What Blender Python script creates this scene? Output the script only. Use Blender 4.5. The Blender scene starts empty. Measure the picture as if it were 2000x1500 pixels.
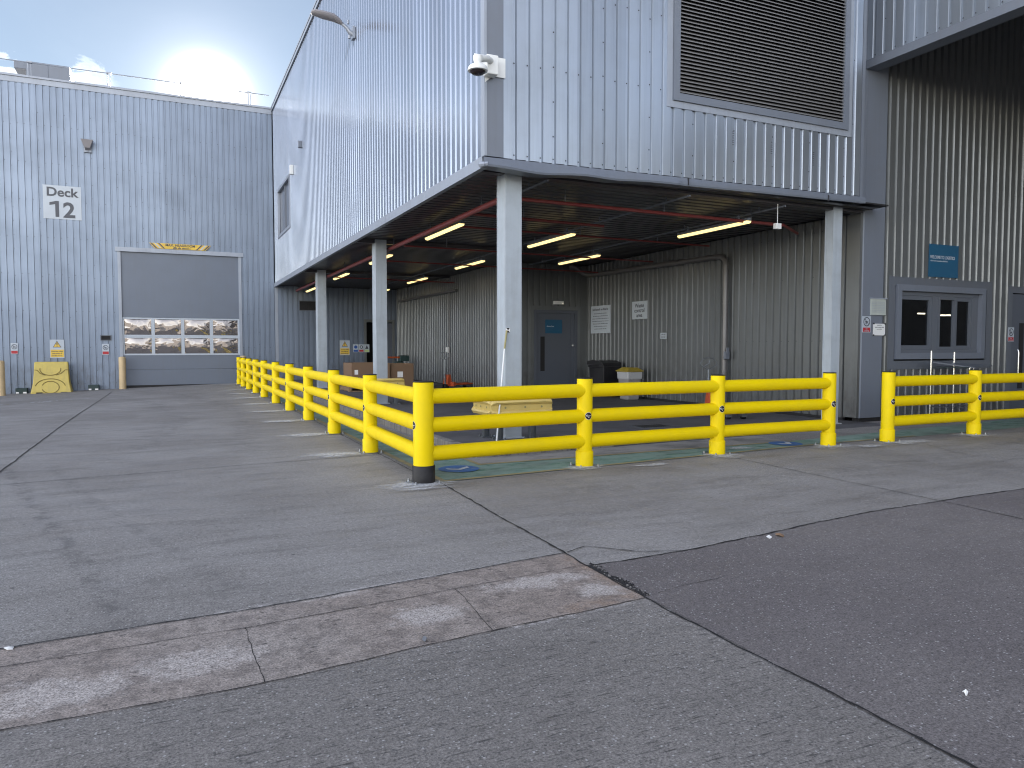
import bpy, math, random
from mathutils import Vector, Matrix
random.seed(7)
S = bpy.context.scene
C = S.collection
R = math.radians
PI = math.pi

# ------------------------------------------------------------------ materials
def newmat(name):
    m = bpy.data.materials.new(name); m.use_nodes = True
    nt = m.node_tree
    b = nt.nodes['Principled BSDF']
    return m, nt, b

def N(nt, t, **kw):
    n = nt.nodes.new(t)
    for k, v in kw.items():
        if k.startswith('i_'):
            n.inputs[k[2:].replace('_', ' ')].default_value = v
        else:
            setattr(n, k, v)
    return n

def mth(nt, op, a, b=None, c=None, clamp=False):
    n = nt.nodes.new('ShaderNodeMath'); n.operation = op; n.use_clamp = clamp
    for i, v in enumerate((a, b, c)):
        if v is None: continue
        if isinstance(v, (int, float)): n.inputs[i].default_value = v
        else: nt.links.new(v, n.inputs[i])
    return n.outputs[0]

def vm(nt, op, a, b=None, s=None):
    n = nt.nodes.new('ShaderNodeVectorMath'); n.operation = op
    for i, v in enumerate((a, b)):
        if v is None: continue
        if isinstance(v, (tuple, list)): n.inputs[i].default_value = v
        else: nt.links.new(v, n.inputs[i])
    if s is not None:
        if isinstance(s, (int, float)): n.inputs['Scale'].default_value = s
        else: nt.links.new(s, n.inputs['Scale'])
    return n

def ramp(nt, v, stops):
    n = nt.nodes.new('ShaderNodeValToRGB')
    cr = n.color_ramp
    while len(cr.elements) < len(stops): cr.elements.new(0.5)
    for e, (p, c) in zip(cr.elements, stops):
        e.position = p
        e.color = (c, c, c, 1) if isinstance(c, (int, float)) else (*c, 1)
    nt.links.new(v, n.inputs[0])
    return n.outputs[0]

def maprange(nt, v, a, b, c=0.0, d=1.0, smooth=True):
    n = nt.nodes.new('ShaderNodeMapRange')
    if smooth: n.interpolation_type = 'SMOOTHSTEP'
    n.inputs[1].default_value = a; n.inputs[2].default_value = b
    n.inputs[3].default_value = c; n.inputs[4].default_value = d
    nt.links.new(v, n.inputs[0])
    return n.outputs[0]

def mix(nt, f, a, b, mode='MIX'):
    n = nt.nodes.new('ShaderNodeMix'); n.data_type = 'RGBA'; n.blend_type = mode
    for idx, v in ((0, f), (6, a), (7, b)):
        if isinstance(v, (int, float)): n.inputs[idx].default_value = v
        elif isinstance(v, tuple): n.inputs[idx].default_value = (*v, 1)
        else: nt.links.new(v, n.inputs[idx])
    return n.outputs[2]

def pos(nt, scale=None):
    g = nt.nodes.new('ShaderNodeNewGeometry').outputs['Position']
    if scale is None: return g
    return vm(nt, 'MULTIPLY', g, scale).outputs[0]

def noise(nt, vec, scale, detail=4, rough=0.55, dist=0.0):
    n = nt.nodes.new('ShaderNodeTexNoise')
    n.inputs['Scale'].default_value = scale; n.inputs['Detail'].default_value = detail
    n.inputs['Roughness'].default_value = rough; n.inputs['Distortion'].default_value = dist
    nt.links.new(vec, n.inputs['Vector'])
    return n.outputs[0]

def paint(name, col, rough=0.4, metal=0.0, dirt=0.25, streak=True, spec=0.5, bump=0.0, dscale=1.5, dcol=(0.12, 0.11, 0.10)):
    """painted / plastic surface with uneven dirt and slightly varying gloss"""
    m, nt, b = newmat(name)
    p = pos(nt)
    n1 = noise(nt, p, dscale, 5, 0.6)
    d = ramp(nt, n1, [(0.42, 0.0), (0.75, 1.0)])
    if streak:
        n2 = noise(nt, pos(nt, (9, 9, 0.5)), 1.3, 4, 0.6)
        d2 = ramp(nt, n2, [(0.5, 0.0), (0.8, 1.0)])
        d = mth(nt, 'ADD', d, d2, clamp=True)
    f = mth(nt, 'MULTIPLY', d, dirt)
    c = mix(nt, f, col, tuple(0.55 * x + 0.45 * y for x, y in zip(dcol, col)))
    nt.links.new(c, b.inputs['Base Color'])
    r = mth(nt, 'ADD', mth(nt, 'MULTIPLY', n1, 0.2), rough - 0.1, clamp=True)
    nt.links.new(r, b.inputs['Roughness'])
    b.inputs['Metallic'].default_value = metal
    b.inputs['Specular IOR Level'].default_value = spec
    if bump:
        bp = nt.nodes.new('ShaderNodeBump'); bp.inputs['Strength'].default_value = bump; bp.inputs['Distance'].default_value = 0.02
        nt.links.new(noise(nt, p, 1.1, 3, 0.5), bp.inputs['Height'])
        nt.links.new(bp.outputs[0], b.inputs['Normal'])
    return m

M = {}
def clad_mat(name, col, rough, metal, low_dirt=0.0, oil=0.5):
    m, nt, b = newmat(name)
    p = pos(nt)
    n1 = noise(nt, p, 0.9, 5, 0.6)
    n2 = noise(nt, pos(nt, (14, 14, 0.35)), 1.0, 4, 0.65)
    d = mth(nt, 'ADD', ramp(nt, n1, [(0.45, 0), (0.8, 1)]), ramp(nt, n2, [(0.5, 0), (0.85, 1)]), clamp=True)
    f = mth(nt, 'MULTIPLY', d, 0.28)
    c = mix(nt, f, col, (col[0] * .55, col[1] * .54, col[2] * .5))
    sp_ = nt.nodes.new('ShaderNodeSeparateXYZ'); nt.links.new(p, sp_.inputs[0])
    sheetn = mth(nt, 'FLOOR', mth(nt, 'DIVIDE', mth(nt, 'ADD', mth(nt, 'ADD', sp_.outputs[0], sp_.outputs[1]), 0.03), 0.9332))
    wn_ = nt.nodes.new('ShaderNodeTexWhiteNoise'); wn_.noise_dimensions = '1D'; nt.links.new(sheetn, wn_.inputs['W'])
    k_ = maprange(nt, wn_.outputs['Value'], 0, 1, 0.90, 1.08, smooth=False)
    kc = nt.nodes.new('ShaderNodeCombineXYZ')
    for i in range(3): nt.links.new(k_, kc.inputs[i])
    c = mix(nt, 1.0, c, kc.outputs[0], 'MULTIPLY')
    # scuffs and splash dirt low on the wall
    z = nt.nodes.new('ShaderNodeSeparateXYZ'); nt.links.new(p, z.inputs[0])
    n3 = noise(nt, pos(nt, (3, 3, 1.2)), 2.2, 5, 0.65)
    lowm = mth(nt, 'MULTIPLY', maprange(nt, z.outputs[2], 1.9, 0.1), ramp(nt, n3, [(0.42, 0), (0.68, 1)]))
    c = mix(nt, mth(nt, 'MULTIPLY', lowm, 0.45 + low_dirt), c, (0.09, 0.085, 0.08))
    nt.links.new(c, b.inputs['Base Color'])
    nt.links.new(mth(nt, 'ADD', mth(nt, 'MULTIPLY', n1, 0.22), rough - 0.1, clamp=True), b.inputs['Roughness'])
    b.inputs['Metallic'].default_value = metal
    bp = nt.nodes.new('ShaderNodeBump'); bp.inputs['Strength'].default_value = oil; bp.inputs['Distance'].default_value = 0.006
    nt.links.new(noise(nt, pos(nt, (2.2, 2.2, 0.55)), 1.3, 2, 0.5), bp.inputs['Height'])
    nt.links.new(bp.outputs[0], b.inputs['Normal'])
    return m

M['clad'] = clad_mat('silver_cladding', (0.355, 0.40, 0.465), 0.31, 0.75)
M['deckclad'] = clad_mat('deck_cladding', (0.205, 0.25, 0.325), 0.38, 0.5)
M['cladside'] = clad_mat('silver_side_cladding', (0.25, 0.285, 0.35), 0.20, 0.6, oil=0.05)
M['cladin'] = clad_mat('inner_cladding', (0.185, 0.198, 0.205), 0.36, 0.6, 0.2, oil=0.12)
M['crease'] = paint('crease_shade', (0.06, 0.07, 0.09), 0.6, 0, 0.3)  # shading of the deck wall grooves, painted as dark colour on their flanks
M['trim'] = paint('grey_trim', (0.155, 0.178, 0.22), 0.4, 0.1, 0.25)
M['trimlight'] = paint('light_trim', (0.30, 0.335, 0.395), 0.4, 0.2, 0.3)
M['trimdark'] = paint('dark_grey_trim', (0.105, 0.12, 0.145), 0.4, 0.0, 0.3)
M['column'] = paint('column_paint', (0.37, 0.42, 0.47), 0.5, 0.0, 0.35, dscale=3.5)
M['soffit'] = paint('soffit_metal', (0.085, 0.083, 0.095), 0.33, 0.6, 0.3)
M['louver'] = paint('louver_metal', (0.22, 0.22, 0.225), 0.45, 0.3, 0.4)
M['dark'] = paint('dark_void', (0.012, 0.012, 0.014), 0.7, 0, 0)
M['screw'] = paint('screw', (0.03, 0.03, 0.035), 0.5, 0, 0)
M['yellow'] = paint('yellow_polymer', (0.80, 0.60, 0.001), 0.45, 0, 0.24, spec=0.14, streak=False, dscale=4, dcol=(0.35, 0.27, 0.05))
M['black'] = paint('black_polymer', (0.012, 0.012, 0.014), 0.5, 0, 0.15, spec=0.3, streak=False, dcol=(0.2, 0.2, 0.2), dscale=6)
M['steel'] = paint('galvanised_plate', (0.16, 0.18, 0.20), 0.4, 0.7, 0.3, streak=False, dscale=8)
M['bolt'] = paint('bolt_steel', (0.5, 0.53, 0.56), 0.3, 0.9, 0.2, streak=False)
M['white'] = paint('white_plastic', (0.72, 0.74, 0.74), 0.4, 0, 0.15, streak=False, dscale=4)
M['badgewhite'] = paint('badge_white', (0.8, 0.8, 0.8), 0.5, 0, 0.0, streak=False)
M['signwhite'] = paint('sign_white', (0.42, 0.47, 0.53), 0.35, 0, 0.12)
M['signblue'] = paint('sign_blue', (0.010, 0.085, 0.17), 0.35, 0, 0.12, streak=False)
M['signgrey'] = paint('sign_grey', (0.062, 0.068, 0.085), 0.5, 0, 0.0, streak=False)
M['signyellow'] = paint('sign_yellow', (0.70, 0.47, 0.06), 0.5, 0, 0.25)
M['signred'] = paint('sign_red', (0.40, 0.02, 0.03), 0.5, 0, 0.15)
M['signgreen'] = paint('sign_green', (0.45, 0.56, 0.22), 0.5, 0, 0.15)
M['signdblue'] = paint('sign_mandatory_blue', (0.03, 0.10, 0.36), 0.5, 0, 0.1)
M['oldyellow'] = paint('faded_yellow_polymer', (0.56, 0.44, 0.10), 0.5, 0, 0.4, dscale=3)
M['guardyellow'] = paint('guard_yellow', (0.66, 0.50, 0.16), 0.42, 0, 0.3, streak=False, dscale=5)
M['tan'] = paint('faded_bollard', (0.55, 0.42, 0.24), 0.6, 0, 0.45, dscale=4)
M['doorgrey'] = paint('door_grey', (0.085, 0.098, 0.125), 0.4, 0.0, 0.2)
M['rollergrey'] = paint('roller_grey', (0.13, 0.155, 0.20), 0.42, 0.1, 0.2)
M['red'] = paint('red_pipe', (0.19, 0.035, 0.035), 0.4, 0, 0.3, streak=False)
M['pipe'] = paint('pipe_grey', (0.13, 0.13, 0.135), 0.35, 0.2, 0.4)
M['binblack'] = paint('bin_black', (0.012, 0.012, 0.015), 0.38, 0, 0.25, streak=False, dcol=(.12, .12, .12))
M['bingrey'] = paint('bin_grey', (0.26, 0.25, 0.25), 0.5, 0, 0.3)
M['binlid'] = paint('bin_lid_yellow', (0.33, 0.25, 0.03), 0.45, 0, 0.3, streak=False)
M['bag'] = paint('bin_bag', (0.42, 0.43, 0.45), 0.25, 0, 0.2, streak=False, bump=1.0)
M['card'] = paint('cardboard', (0.20, 0.125, 0.075), 0.8, 0, 0.3)
M['orange'] = paint('orange_paint', (0.50, 0.085, 0.02), 0.45, 0.0, 0.35, streak=False, dscale=5)
M['wood'] = paint('pallet_wood', (0.30, 0.20, 0.11), 0.8, 0, 0.4)
M['chrome'] = paint('stainless', (0.62, 0.64, 0.66), 0.22, 1.0, 0.1, streak=False)
M['lampbody'] = paint('lamp_body', (0.30, 0.29, 0.31), 0.45, 0.1, 0.2)
M['poleolive'] = paint('pole_tip', (0.30, 0.27, 0.12), 0.6, 0, 0.2)
M['darkgreen'] = paint('dark_green_box', (0.015, 0.04, 0.04), 0.5, 0, 0.2)
M['camdark'] = paint('camera_glass', (0.02, 0.015, 0.02), 0.08, 0, 0)
M['lid'] = M['trimdark']

def simple_emit(name, col, strength):
    m, nt, b = newmat(name)
    b.inputs['Base Color'].default_value = (*col, 1)
    b.inputs['Emission Color'].default_value = (*col, 1)
    b.inputs['Emission Strength'].default_value = strength
    return m
M['tube'] = simple_emit('lit_tube', (1.0, 0.77, 0.31), 0.62)
M['tubeb'] = simple_emit('office_tube', (1.0, 0.85, 0.6), 3.0)

def glass_mat(name, bumpy=0.0, tint=(0.005, 0.005, 0.006), tr=0.5):
    m, nt, b = newmat(name)
    b.inputs['Base Color'].default_value = (*tint, 1)
    b.inputs['Roughness'].default_value = 0.04
    b.inputs['Specular IOR Level'].default_value = 0.8
    if bumpy:
        bp = nt.nodes.new('ShaderNodeBump'); bp.inputs['Strength'].default_value = 1.0; bp.inputs['Distance'].default_value = bumpy
        nt.links.new(noise(nt, pos(nt, (1.0, 1.0, 1.4)), 1.7, 2, 0.45, 0.6), bp.inputs['Height'])
        nt.links.new(bp.outputs[0], b.inputs['Normal'])
        b.inputs['Coat Weight'].default_value = 0
        b.inputs['Metallic'].default_value = 0.75
        b.inputs['Base Color'].default_value = (0.27, 0.25, 0.25, 1)
    else:
        t = nt.nodes.new('ShaderNodeBsdfTransparent'); t.inputs[0].default_value = (0.75, 0.78, 0.8, 1)
        mx = nt.nodes.new('ShaderNodeMixShader'); mx.inputs[0].default_value = tr
        out = nt.nodes['Material Output']
        nt.links.new(t.outputs[0], mx.inputs[1]); nt.links.new(b.outputs[0], mx.inputs[2])
        nt.links.new(mx.outputs[0], out.inputs[0])
    return m
M['glass'] = glass_mat('window_glass', 0, tr=0.35)
M['doorglass'] = glass_mat('warped_acrylic', 0.02)
M['sideglass'] = paint('tinted_glass', (0.09, 0.10, 0.13), 0.12, 0, 0)

# ------------------------------------------------------------------ mesh builder
class MB:
    def __init__(s): s.v = []; s.f = []; s.m = []
    def poly(s, pts, mi=0):
        i = len(s.v); s.v += [tuple(p) for p in pts]; s.f.append(tuple(range(i, i + len(pts)))); s.m.append(mi)
    def faces(s, pts, fs, mi=0):
        i = len(s.v); s.v += [tuple(p) for p in pts]
        for f in fs: s.f.append(tuple(i + k for k in f)); s.m.append(mi)
    def box(s, x0, x1, y0, y1, z0, z1, mi=0, bev=0.0):
        if x0 > x1: x0, x1 = x1, x0
        if y0 > y1: y0, y1 = y1, y0
        if z0 > z1: z0, z1 = z1, z0
        p = [(x0, y0, z0), (x1, y0, z0), (x1, y1, z0), (x0, y1, z0), (x0, y0, z1), (x1, y0, z1), (x1, y1, z1), (x0, y1, z1)]
        s.faces(p, [(0, 3, 2, 1), (4, 5, 6, 7), (0, 1, 5, 4), (1, 2, 6, 5), (2, 3, 7, 6), (3, 0, 4, 7)], mi)
    def tube(s, pts, r, n=12, mi=0, caps=True):
        """round tube along a polyline; r may be a list"""
        pts = [Vector(p) for p in pts]
        rs = r if isinstance(r, (list, tuple)) else [r] * len(pts)
        rings = []
        t0 = (pts[1] - pts[0]).normalized()
        up = Vector((0, 0, 1)) if abs(t0.z) < 0.9 else Vector((1, 0, 0))
        a = t0.cross(up).normalized()
        for i, p in enumerate(pts):
            if i == 0: t = t0
            elif i == len(pts) - 1: t = (pts[i] - pts[i - 1]).normalized()
            else: t = ((pts[i] - pts[i - 1]).normalized() + (pts[i + 1] - pts[i]).normalized()).normalized()
            a = (a - t * a.dot(t)).normalized()
            b = t.cross(a)
            base = len(s.v)
            for k in range(n):
                ang = 2 * PI * k / n
                s.v.append(tuple(p + (a * math.cos(ang) + b * math.sin(ang)) * rs[i]))
            rings.append(base)
        for i in range(len(rings) - 1):
            for k in range(n):
                k2 = (k + 1) % n
                s.f.append((rings[i] + k, rings[i] + k2, rings[i + 1] + k2, rings[i + 1] + k)); s.m.append(mi)
        if caps:
            s.f.append(tuple(rings[0] + k for k in reversed(range(n)))); s.m.append(mi)
            s.f.append(tuple(rings[-1] + k for k in range(n))); s.m.append(mi)
    def lathe(s, prof, cx=0, cy=0, n=32, mi=0, a0=0):
        """prof: list of (r, z)"""
        base = len(s.v)
        for r, z in prof:
            for k in range(n):
                a = a0 + 2 * PI * k / n
                s.v.append((cx + r * math.cos(a), cy + r * math.sin(a), z))
        for i in range(len(prof) - 1):
            for k in range(n):
                k2 = (k + 1) % n
                s.f.append((base + i * n + k, base + i * n + k2, base + (i + 1) * n + k2, base + (i + 1) * n + k)); s.m.append(mi)
        s.f.append(tuple(base + k for k in reversed(range(n)))); s.m.append(mi)
        s.f.append(tuple(base + (len(prof) - 1) * n + k for k in range(n))); s.m.append(mi)
    def prism(s, poly, P, d0, d1, mi=0):
        """poly in 2D extruded; P(u,v,d)->xyz"""
        n = len(poly); base = len(s.v)
        for d in (d0, d1):
            for (u, v) in poly: s.v.append(tuple(P(u, v, d)))
        s.f.append(tuple(base + k for k in range(n))); s.m.append(mi)
        s.f.append(tuple(base + n + k for k in reversed(range(n)))); s.m.append(mi)
        for k in range(n):
            k2 = (k + 1) % n
            s.f.append((base + k, base + k2, base + n + k2, base + n + k)); s.m.append(mi)
    def build(s, name, mats, parent=None, smooth=False, bevel=0.0, loc=None):
        if not isinstance(mats, (list, tuple)): mats = [mats]
        off = Vector((0, 0, 0))
        p = parent
        while p is not None:
            off += Vector(p.location); p = p.parent
        if parent is None and loc is None:
            xs = [v[0] for v in s.v]; ys = [v[1] for v in s.v]; zs = [v[2] for v in s.v]
            loc = ((min(xs) + max(xs)) / 2, (min(ys) + max(ys)) / 2, min(zs))
        l = Vector(loc) if loc is not None else Vector((0, 0, 0))
        me = bpy.data.meshes.new(name)
        me.from_pydata([(v[0] - off.x - l.x, v[1] - off.y - l.y, v[2] - off.z - l.z) for v in s.v], [], s.f)
        for m in mats: me.materials.append(m)
        for poly, mi in zip(me.polygons, s.m):
            poly.material_index = mi; poly.use_smooth = smooth
        me.update()
        o = bpy.data.objects.new(name, me); C.objects.link(o)
        o.location = l
        if parent is not None: o.parent = parent
        if smooth:
            try:
                me.set_sharp_from_angle(angle=R(35))
            except Exception: pass
        if bevel:
            b = o.modifiers.new('bevel', 'BEVEL'); b.width = bevel; b.segments = 2; b.limit_method = 'ANGLE'; b.angle_limit = R(40)
        return o

def tag(o, label, cat, group=None):
    o['label'] = label; o['category'] = cat
    if group: o['group'] = group
    return o
def thing(name, label, cat, loc=(0, 0, 0), group=None):
    o = bpy.data.objects.new(name, None); C.objects.link(o)
    o.location = loc; o.empty_display_size = 0.2
    return tag(o, label, cat, group)
def struct(o, kind='structure'):
    o['kind'] = kind; return o
def copy_tree(o, parent=None):
    c = o.copy(); C.objects.link(c); c.parent = parent
    for ch in list(o.children): copy_tree(ch, c)
    return c

def text(name, body, size, loc, face, parent, m, bold=0.0, align='LEFT', sx=1.0, depth=0.002):
    """lettering standing on a wall. face: 'Y' reads from -Y side, 'X' reads from -X side, 'G' on the ground"""
    cu = bpy.data.curves.new(name, 'FONT'); cu.body = body; cu.size = size; cu.align_x = align
    cu.extrude = depth; cu.offset = bold; cu.resolution_u = 4; cu.space_line = 0.95
    tmp = bpy.data.objects.new('tmp', cu); C.objects.link(tmp)
    dg = bpy.context.evaluated_depsgraph_get()
    me = bpy.data.meshes.new_from_object(tmp.evaluated_get(dg))
    bpy.data.objects.remove(tmp); bpy.data.curves.remove(cu)
    if face == 'Y': mt = Matrix(((sx, 0, 0), (0, 0, -1), (0, 1, 0))).to_4x4()
    elif face == 'X': mt = Matrix(((0, 0, -1), (-sx, 0, 0), (0, 1, 0))).to_4x4()
    else: mt = Matrix.Identity(4)
    me.transform(mt)
    off = Vector((0, 0, 0)); p = parent
    while p is not None: off += Vector(p.location); p = p.parent
    me.transform(Matrix.Translation(Vector(loc) - off))
    me.materials.clear(); me.materials.append(m)
    me.name = name
    o = bpy.data.objects.new(name, me); C.objects.link(o); o.parent = parent
    return o

# ------------------------------------------------------------------ key positions (metres, camera above the origin)
Y0, X0, YD = 10.62, 4.48, 35.5
XW1, YDW, XC = 10.24, 22.4, 13.3      # inner walls of the undercroft
YB, XB = 11.1, 13.35                  # right hand building
ZS = 4.47                             # soffit
ZR = 12.42                            # roof
PITCH = 0.2333

def gz(x, y):
    a = min(max((2.8 - x) / 8.2, 0), 1.4); b = min(max((y - 14) / 20, 0), 1)
    b = b * b * (3 - 2 * b)
    return -0.25 * a * b

M['gritpale'] = paint('grit_pale', (0.42, 0.41, 0.39), 0.85, 0, 0.1, streak=False)
M['kerbdark'] = paint('rubble_grey', (0.16, 0.155, 0.15), 0.85, 0, 0.3, streak=False, dscale=9)
# ------------------------------------------------------------------ ground
def ground():
    xs = [-300, -120, -60, -35, -25] + [i * 1.0 for i in range(-20, 31)] + [40, 70, 130, 300]
    ys = [-300, -120, -60, -30, -15] + [i * 1.0 for i in range(-10, 41)] + [50, 80, 140, 300]
    mb = MB()
    for y in ys:
        for x in xs: mb.v.append((x, y, gz(x, y)))
    n = len(xs)
    for j in range(len(ys) - 1):
        for i in range(n - 1):
            mb.f.append((j * n + i, j * n + i + 1, (j + 1) * n + i + 1, (j + 1) * n + i)); mb.m.append(0)
    o = mb.build('ground', concrete('yard_concrete', (0.262, 0.254, 0.246), (0.195, 0.185, 0.176), tyres=True), loc=(0, 0, 0)); struct(o)

def tools(nt, flat):
    def seg(a, b2, w, src=None, soft=1.8):
        src = src or flat
        ab = (b2[0] - a[0], b2[1] - a[1], 0); L2 = ab[0] ** 2 + ab[1] ** 2
        pa = vm(nt, 'SUBTRACT', src, (a[0], a[1], 0)).outputs[0]
        d = vm(nt, 'DOT_PRODUCT', pa, ab).outputs['Value']
        h = mth(nt, 'DIVIDE', d, L2, clamp=True)
        pr = vm(nt, 'SCALE', ab, None, h).outputs[0]
        nd = vm(nt, 'LENGTH', vm(nt, 'SUBTRACT', pa, pr).outputs[0]).outputs['Value']
        return maprange(nt, nd, w * 0.4, w * soft, 1, 0)
    def path(pts, w, **k):
        r = None
        for a, b2 in zip(pts[:-1], pts[1:]):
            s_ = seg(a, b2, w, **k)
            r = s_ if r is None else mth(nt, 'MAXIMUM', r, s_)
        return r
    def blob(cx, cy, rx, ry):
        d = vm(nt, 'LENGTH', vm(nt, 'MULTIPLY', vm(nt, 'SUBTRACT', flat, (cx, cy, 0)).outputs[0], (1 / rx, 1 / ry, 0)).outputs[0]).outputs['Value']
        return maprange(nt, d, 1.15, 0.1)
    return seg, path, blob

def concrete(name, c1, c2, tyres=False, dark=False, brushed=False, strip=False, spk_amt=0.65, spk_col=0.50):
    m, nt, b = newmat(name)
    p = pos(nt)
    flat = vm(nt, 'MULTIPLY', p, (1, 1, 0)).outputs[0]
    seg, path, blob = tools(nt, flat)
    big = noise(nt, flat, 0.35, 5, 0.6)
    med = noise(nt, flat, 2.1, 6, 0.62)
    fine = noise(nt, flat, 85, 5, 0.75)
    base = mix(nt, maprange(nt, big, 0.35, 0.68), c1, c2)
    if not strip:
        streaky = noise(nt, vm(nt, 'MULTIPLY', flat, (0.55, 2.4, 1)).outputs[0], 1.4, 6, 0.65)
        k = 0.3 if dark else 0.55
        base = mix(nt, mth(nt, 'MULTIPLY', maprange(nt, streaky, 0.46, 0.72), k), base, tuple(x * 0.62 for x in c2))
        base = mix(nt, mth(nt, 'MULTIPLY', maprange(nt, med, 0.55, 0.8), 0.30), base, tuple(x * 1.35 for x in c1))
    h = mth(nt, 'MULTIPLY', fine, 0.4)
    if brushed:
        lip = path([(1.75, 3.745), (2.6, 3.82)], 0.02, soft=2.4)
        base = mix(nt, mth(nt, 'MULTIPLY', lip, maprange(nt, noise(nt, flat, 12, 6, 0.72), 0.42, 0.58, 0, 0.8)), base, (0.45, 0.43, 0.42))
        br = noise(nt, vm(nt, 'MULTIPLY', flat, (6.5, 60, 1)).outputs[0], 1.0, 4, 0.6)
        base = mix(nt, mth(nt, 'MULTIPLY', maprange(nt, br, 0.44, 0.33), 0.85), base, (0.06, 0.058, 0.058))
        h = mth(nt, 'ADD', h, mth(nt, 'MULTIPLY', br, 0.6))
    if strip:
        base = mix(nt, mth(nt, 'MULTIPLY', maprange(nt, noise(nt, flat, 7, 5, 0.7), 0.42, 0.62), 0.5), base, (0.11, 0.095, 0.088))
        pv = nt.nodes.new('ShaderNodeTexVoronoi'); pv.inputs['Scale'].default_value = 22; nt.links.new(vm(nt, 'MULTIPLY', flat, (0.6, 1, 1)).outputs[0], pv.inputs['Vector'])
        pits = mth(nt, 'MULTIPLY', maprange(nt, pv.outputs['Distance'], 0.30, 0.12), maprange(nt, noise(nt, flat, 4, 4, .6), 0.46, 0.56))
        base = mix(nt, mth(nt, 'MULTIPLY', pits, 0.8), base, (0.07, 0.06, 0.058))
        rust = mth(nt, 'MULTIPLY', mth(nt, 'MAXIMUM', path([(2.74, 4.9), (2.72, 3.9)], 0.05, soft=3.2), path([(2.72, 3.9), (2.2, 3.86)], 0.04, soft=3)), maprange(nt, noise(nt, flat, 8, 5, .7), 0.38, 0.6))
        base = mix(nt, mth(nt, 'MULTIPLY', rust, 0.42), base, (0.30, 0.205, 0.14))
        wh = None
        for bl in [(1.38, 4.15, 0.42, 0.30), (2.25, 4.42, 0.7, 0.22), (2.55, 4.1, 0.3, 0.25), (-0.55, 3.9, 0.7, 0.35), (0.1, 4.0, 0.55, 0.3), (0.9, 4.72, 0.5, 0.1)]:
            q = blob(*bl); wh = q if wh is None else mth(nt, 'MAXIMUM', wh, q)
        ws = mth(nt, 'ADD', mth(nt, 'MULTIPLY', wh, 0.35), mth(nt, 'MULTIPLY', noise(nt, flat, 9, 7, 0.75), 0.9))
        wm = mth(nt, 'MULTIPLY', maprange(nt, ws, 0.60, 0.80), maprange(nt, fine, 0.3, 0.6, 0.3, 0.9))
        base = mix(nt, wm, base, (0.44, 0.41, 0.39))
    if tyres:
        lip = mth(nt, 'MAXIMUM', path([(0.15, 4.685), (2.0, 4.87)], 0.022, soft=2.4), path([(3.8, 4.64), (7, 5.02)], 0.02, soft=2.4))
        base = mix(nt, mth(nt, 'MULTIPLY', lip, maprange(nt, noise(nt, flat, 9, 6, 0.72), 0.45, 0.62, 0, 0.75)), base, (0.45, 0.43, 0.42))
        tyn = maprange(nt, noise(nt, flat, 6, 6, 0.7), 0.42, 0.6)
        ty = mth(nt, 'MULTIPLY', path([(-1.95, 11.5), (-1.25, 8.65), (-0.434, 5.5), (-0.25, 4.75)], 0.05, soft=2.6), 0.8)
        base = mix(nt, mth(nt, 'MULTIPLY', mth(nt, 'MULTIPLY', ty, tyn), 0.6), base, (0.06, 0.058, 0.06))
        for pts, w_ in (([(-1.45, 11.5), (-0.75, 8.65), (0.35, 5.2)], .04), ([(4, 7.1), (7, 6.8), (10, 7.0), (14, 7.9)], 0.10), ([(0.0, 30), (1.2, 24), (1.6, 18), (1.0, 12)], 0.14), ([(-1.8, 30), (-0.4, 24), (0.2, 18), (-0.4, 13)], 0.16)):
            ty = mth(nt, 'MULTIPLY', mth(nt, 'MULTIPLY', path(pts, w_, soft=2.8), tyn), 0.28)
            base = mix(nt, ty, base, (0.06, 0.058, 0.06))
    mid_ = noise(nt, flat, 26, 4, 0.7)
    g = mth(nt, 'MULTIPLY', maprange(nt, fine, 0.36, 0.64, 0.45, 1.5, smooth=False), maprange(nt, mid_, 0.36, 0.64, 0.80, 1.18, smooth=False))
    gx = nt.nodes.new('ShaderNodeCombineXYZ')
    for i in range(3): nt.links.new(g, gx.inputs[i])
    base = mix(nt, 1.0, base, gx.outputs[0], 'MULTIPLY')
    vor = nt.nodes.new('ShaderNodeTexVoronoi'); vor.inputs['Scale'].default_value = 62; nt.links.new(flat, vor.inputs['Vector'])
    sepc = nt.nodes.new('ShaderNodeSeparateColor'); nt.links.new(vor.outputs['Color'], sepc.inputs[0])
    spk = mth(nt, 'MULTIPLY', maprange(nt, vor.outputs['Distance'], 0.42, 0.22), mth(nt, 'GREATER_THAN', sepc.outputs[0], 0.90))
    base = mix(nt, mth(nt, 'MULTIPLY', spk, spk_amt), base, (spk_col,) * 3)
    spd = mth(nt, 'MULTIPLY', maprange(nt, vor.outputs['Distance'], 0.45, 0.25), mth(nt, 'LESS_THAN', sepc.outputs[0], 0.10))
    base = mix(nt, mth(nt, 'MULTIPLY', spd, 0.6), base, (0.04, 0.04, 0.045))
    v2 = nt.nodes.new('ShaderNodeTexVoronoi'); v2.inputs['Scale'].default_value = 1.6; nt.links.new(flat, v2.inputs['Vector'])
    base = mix(nt, mth(nt, 'MULTIPLY', maprange(nt, v2.outputs['Distance'], 0.035, 0.015), 0.75), base, (0.035, 0.033, 0.033))
    nt.links.new(base, b.inputs['Base Color'])
    nt.links.new(maprange(nt, med, 0.3, 0.7, 0.62, 0.85), b.inputs['Roughness'])
    bp = nt.nodes.new('ShaderNodeBump'); bp.inputs['Strength'].default_value = 0.8; bp.inputs['Distance'].default_value = 0.010
    nt.links.new(h, bp.inputs['Height']); nt.links.new(bp.outputs[0], b.inputs['Normal'])
    return m
ground()

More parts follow.
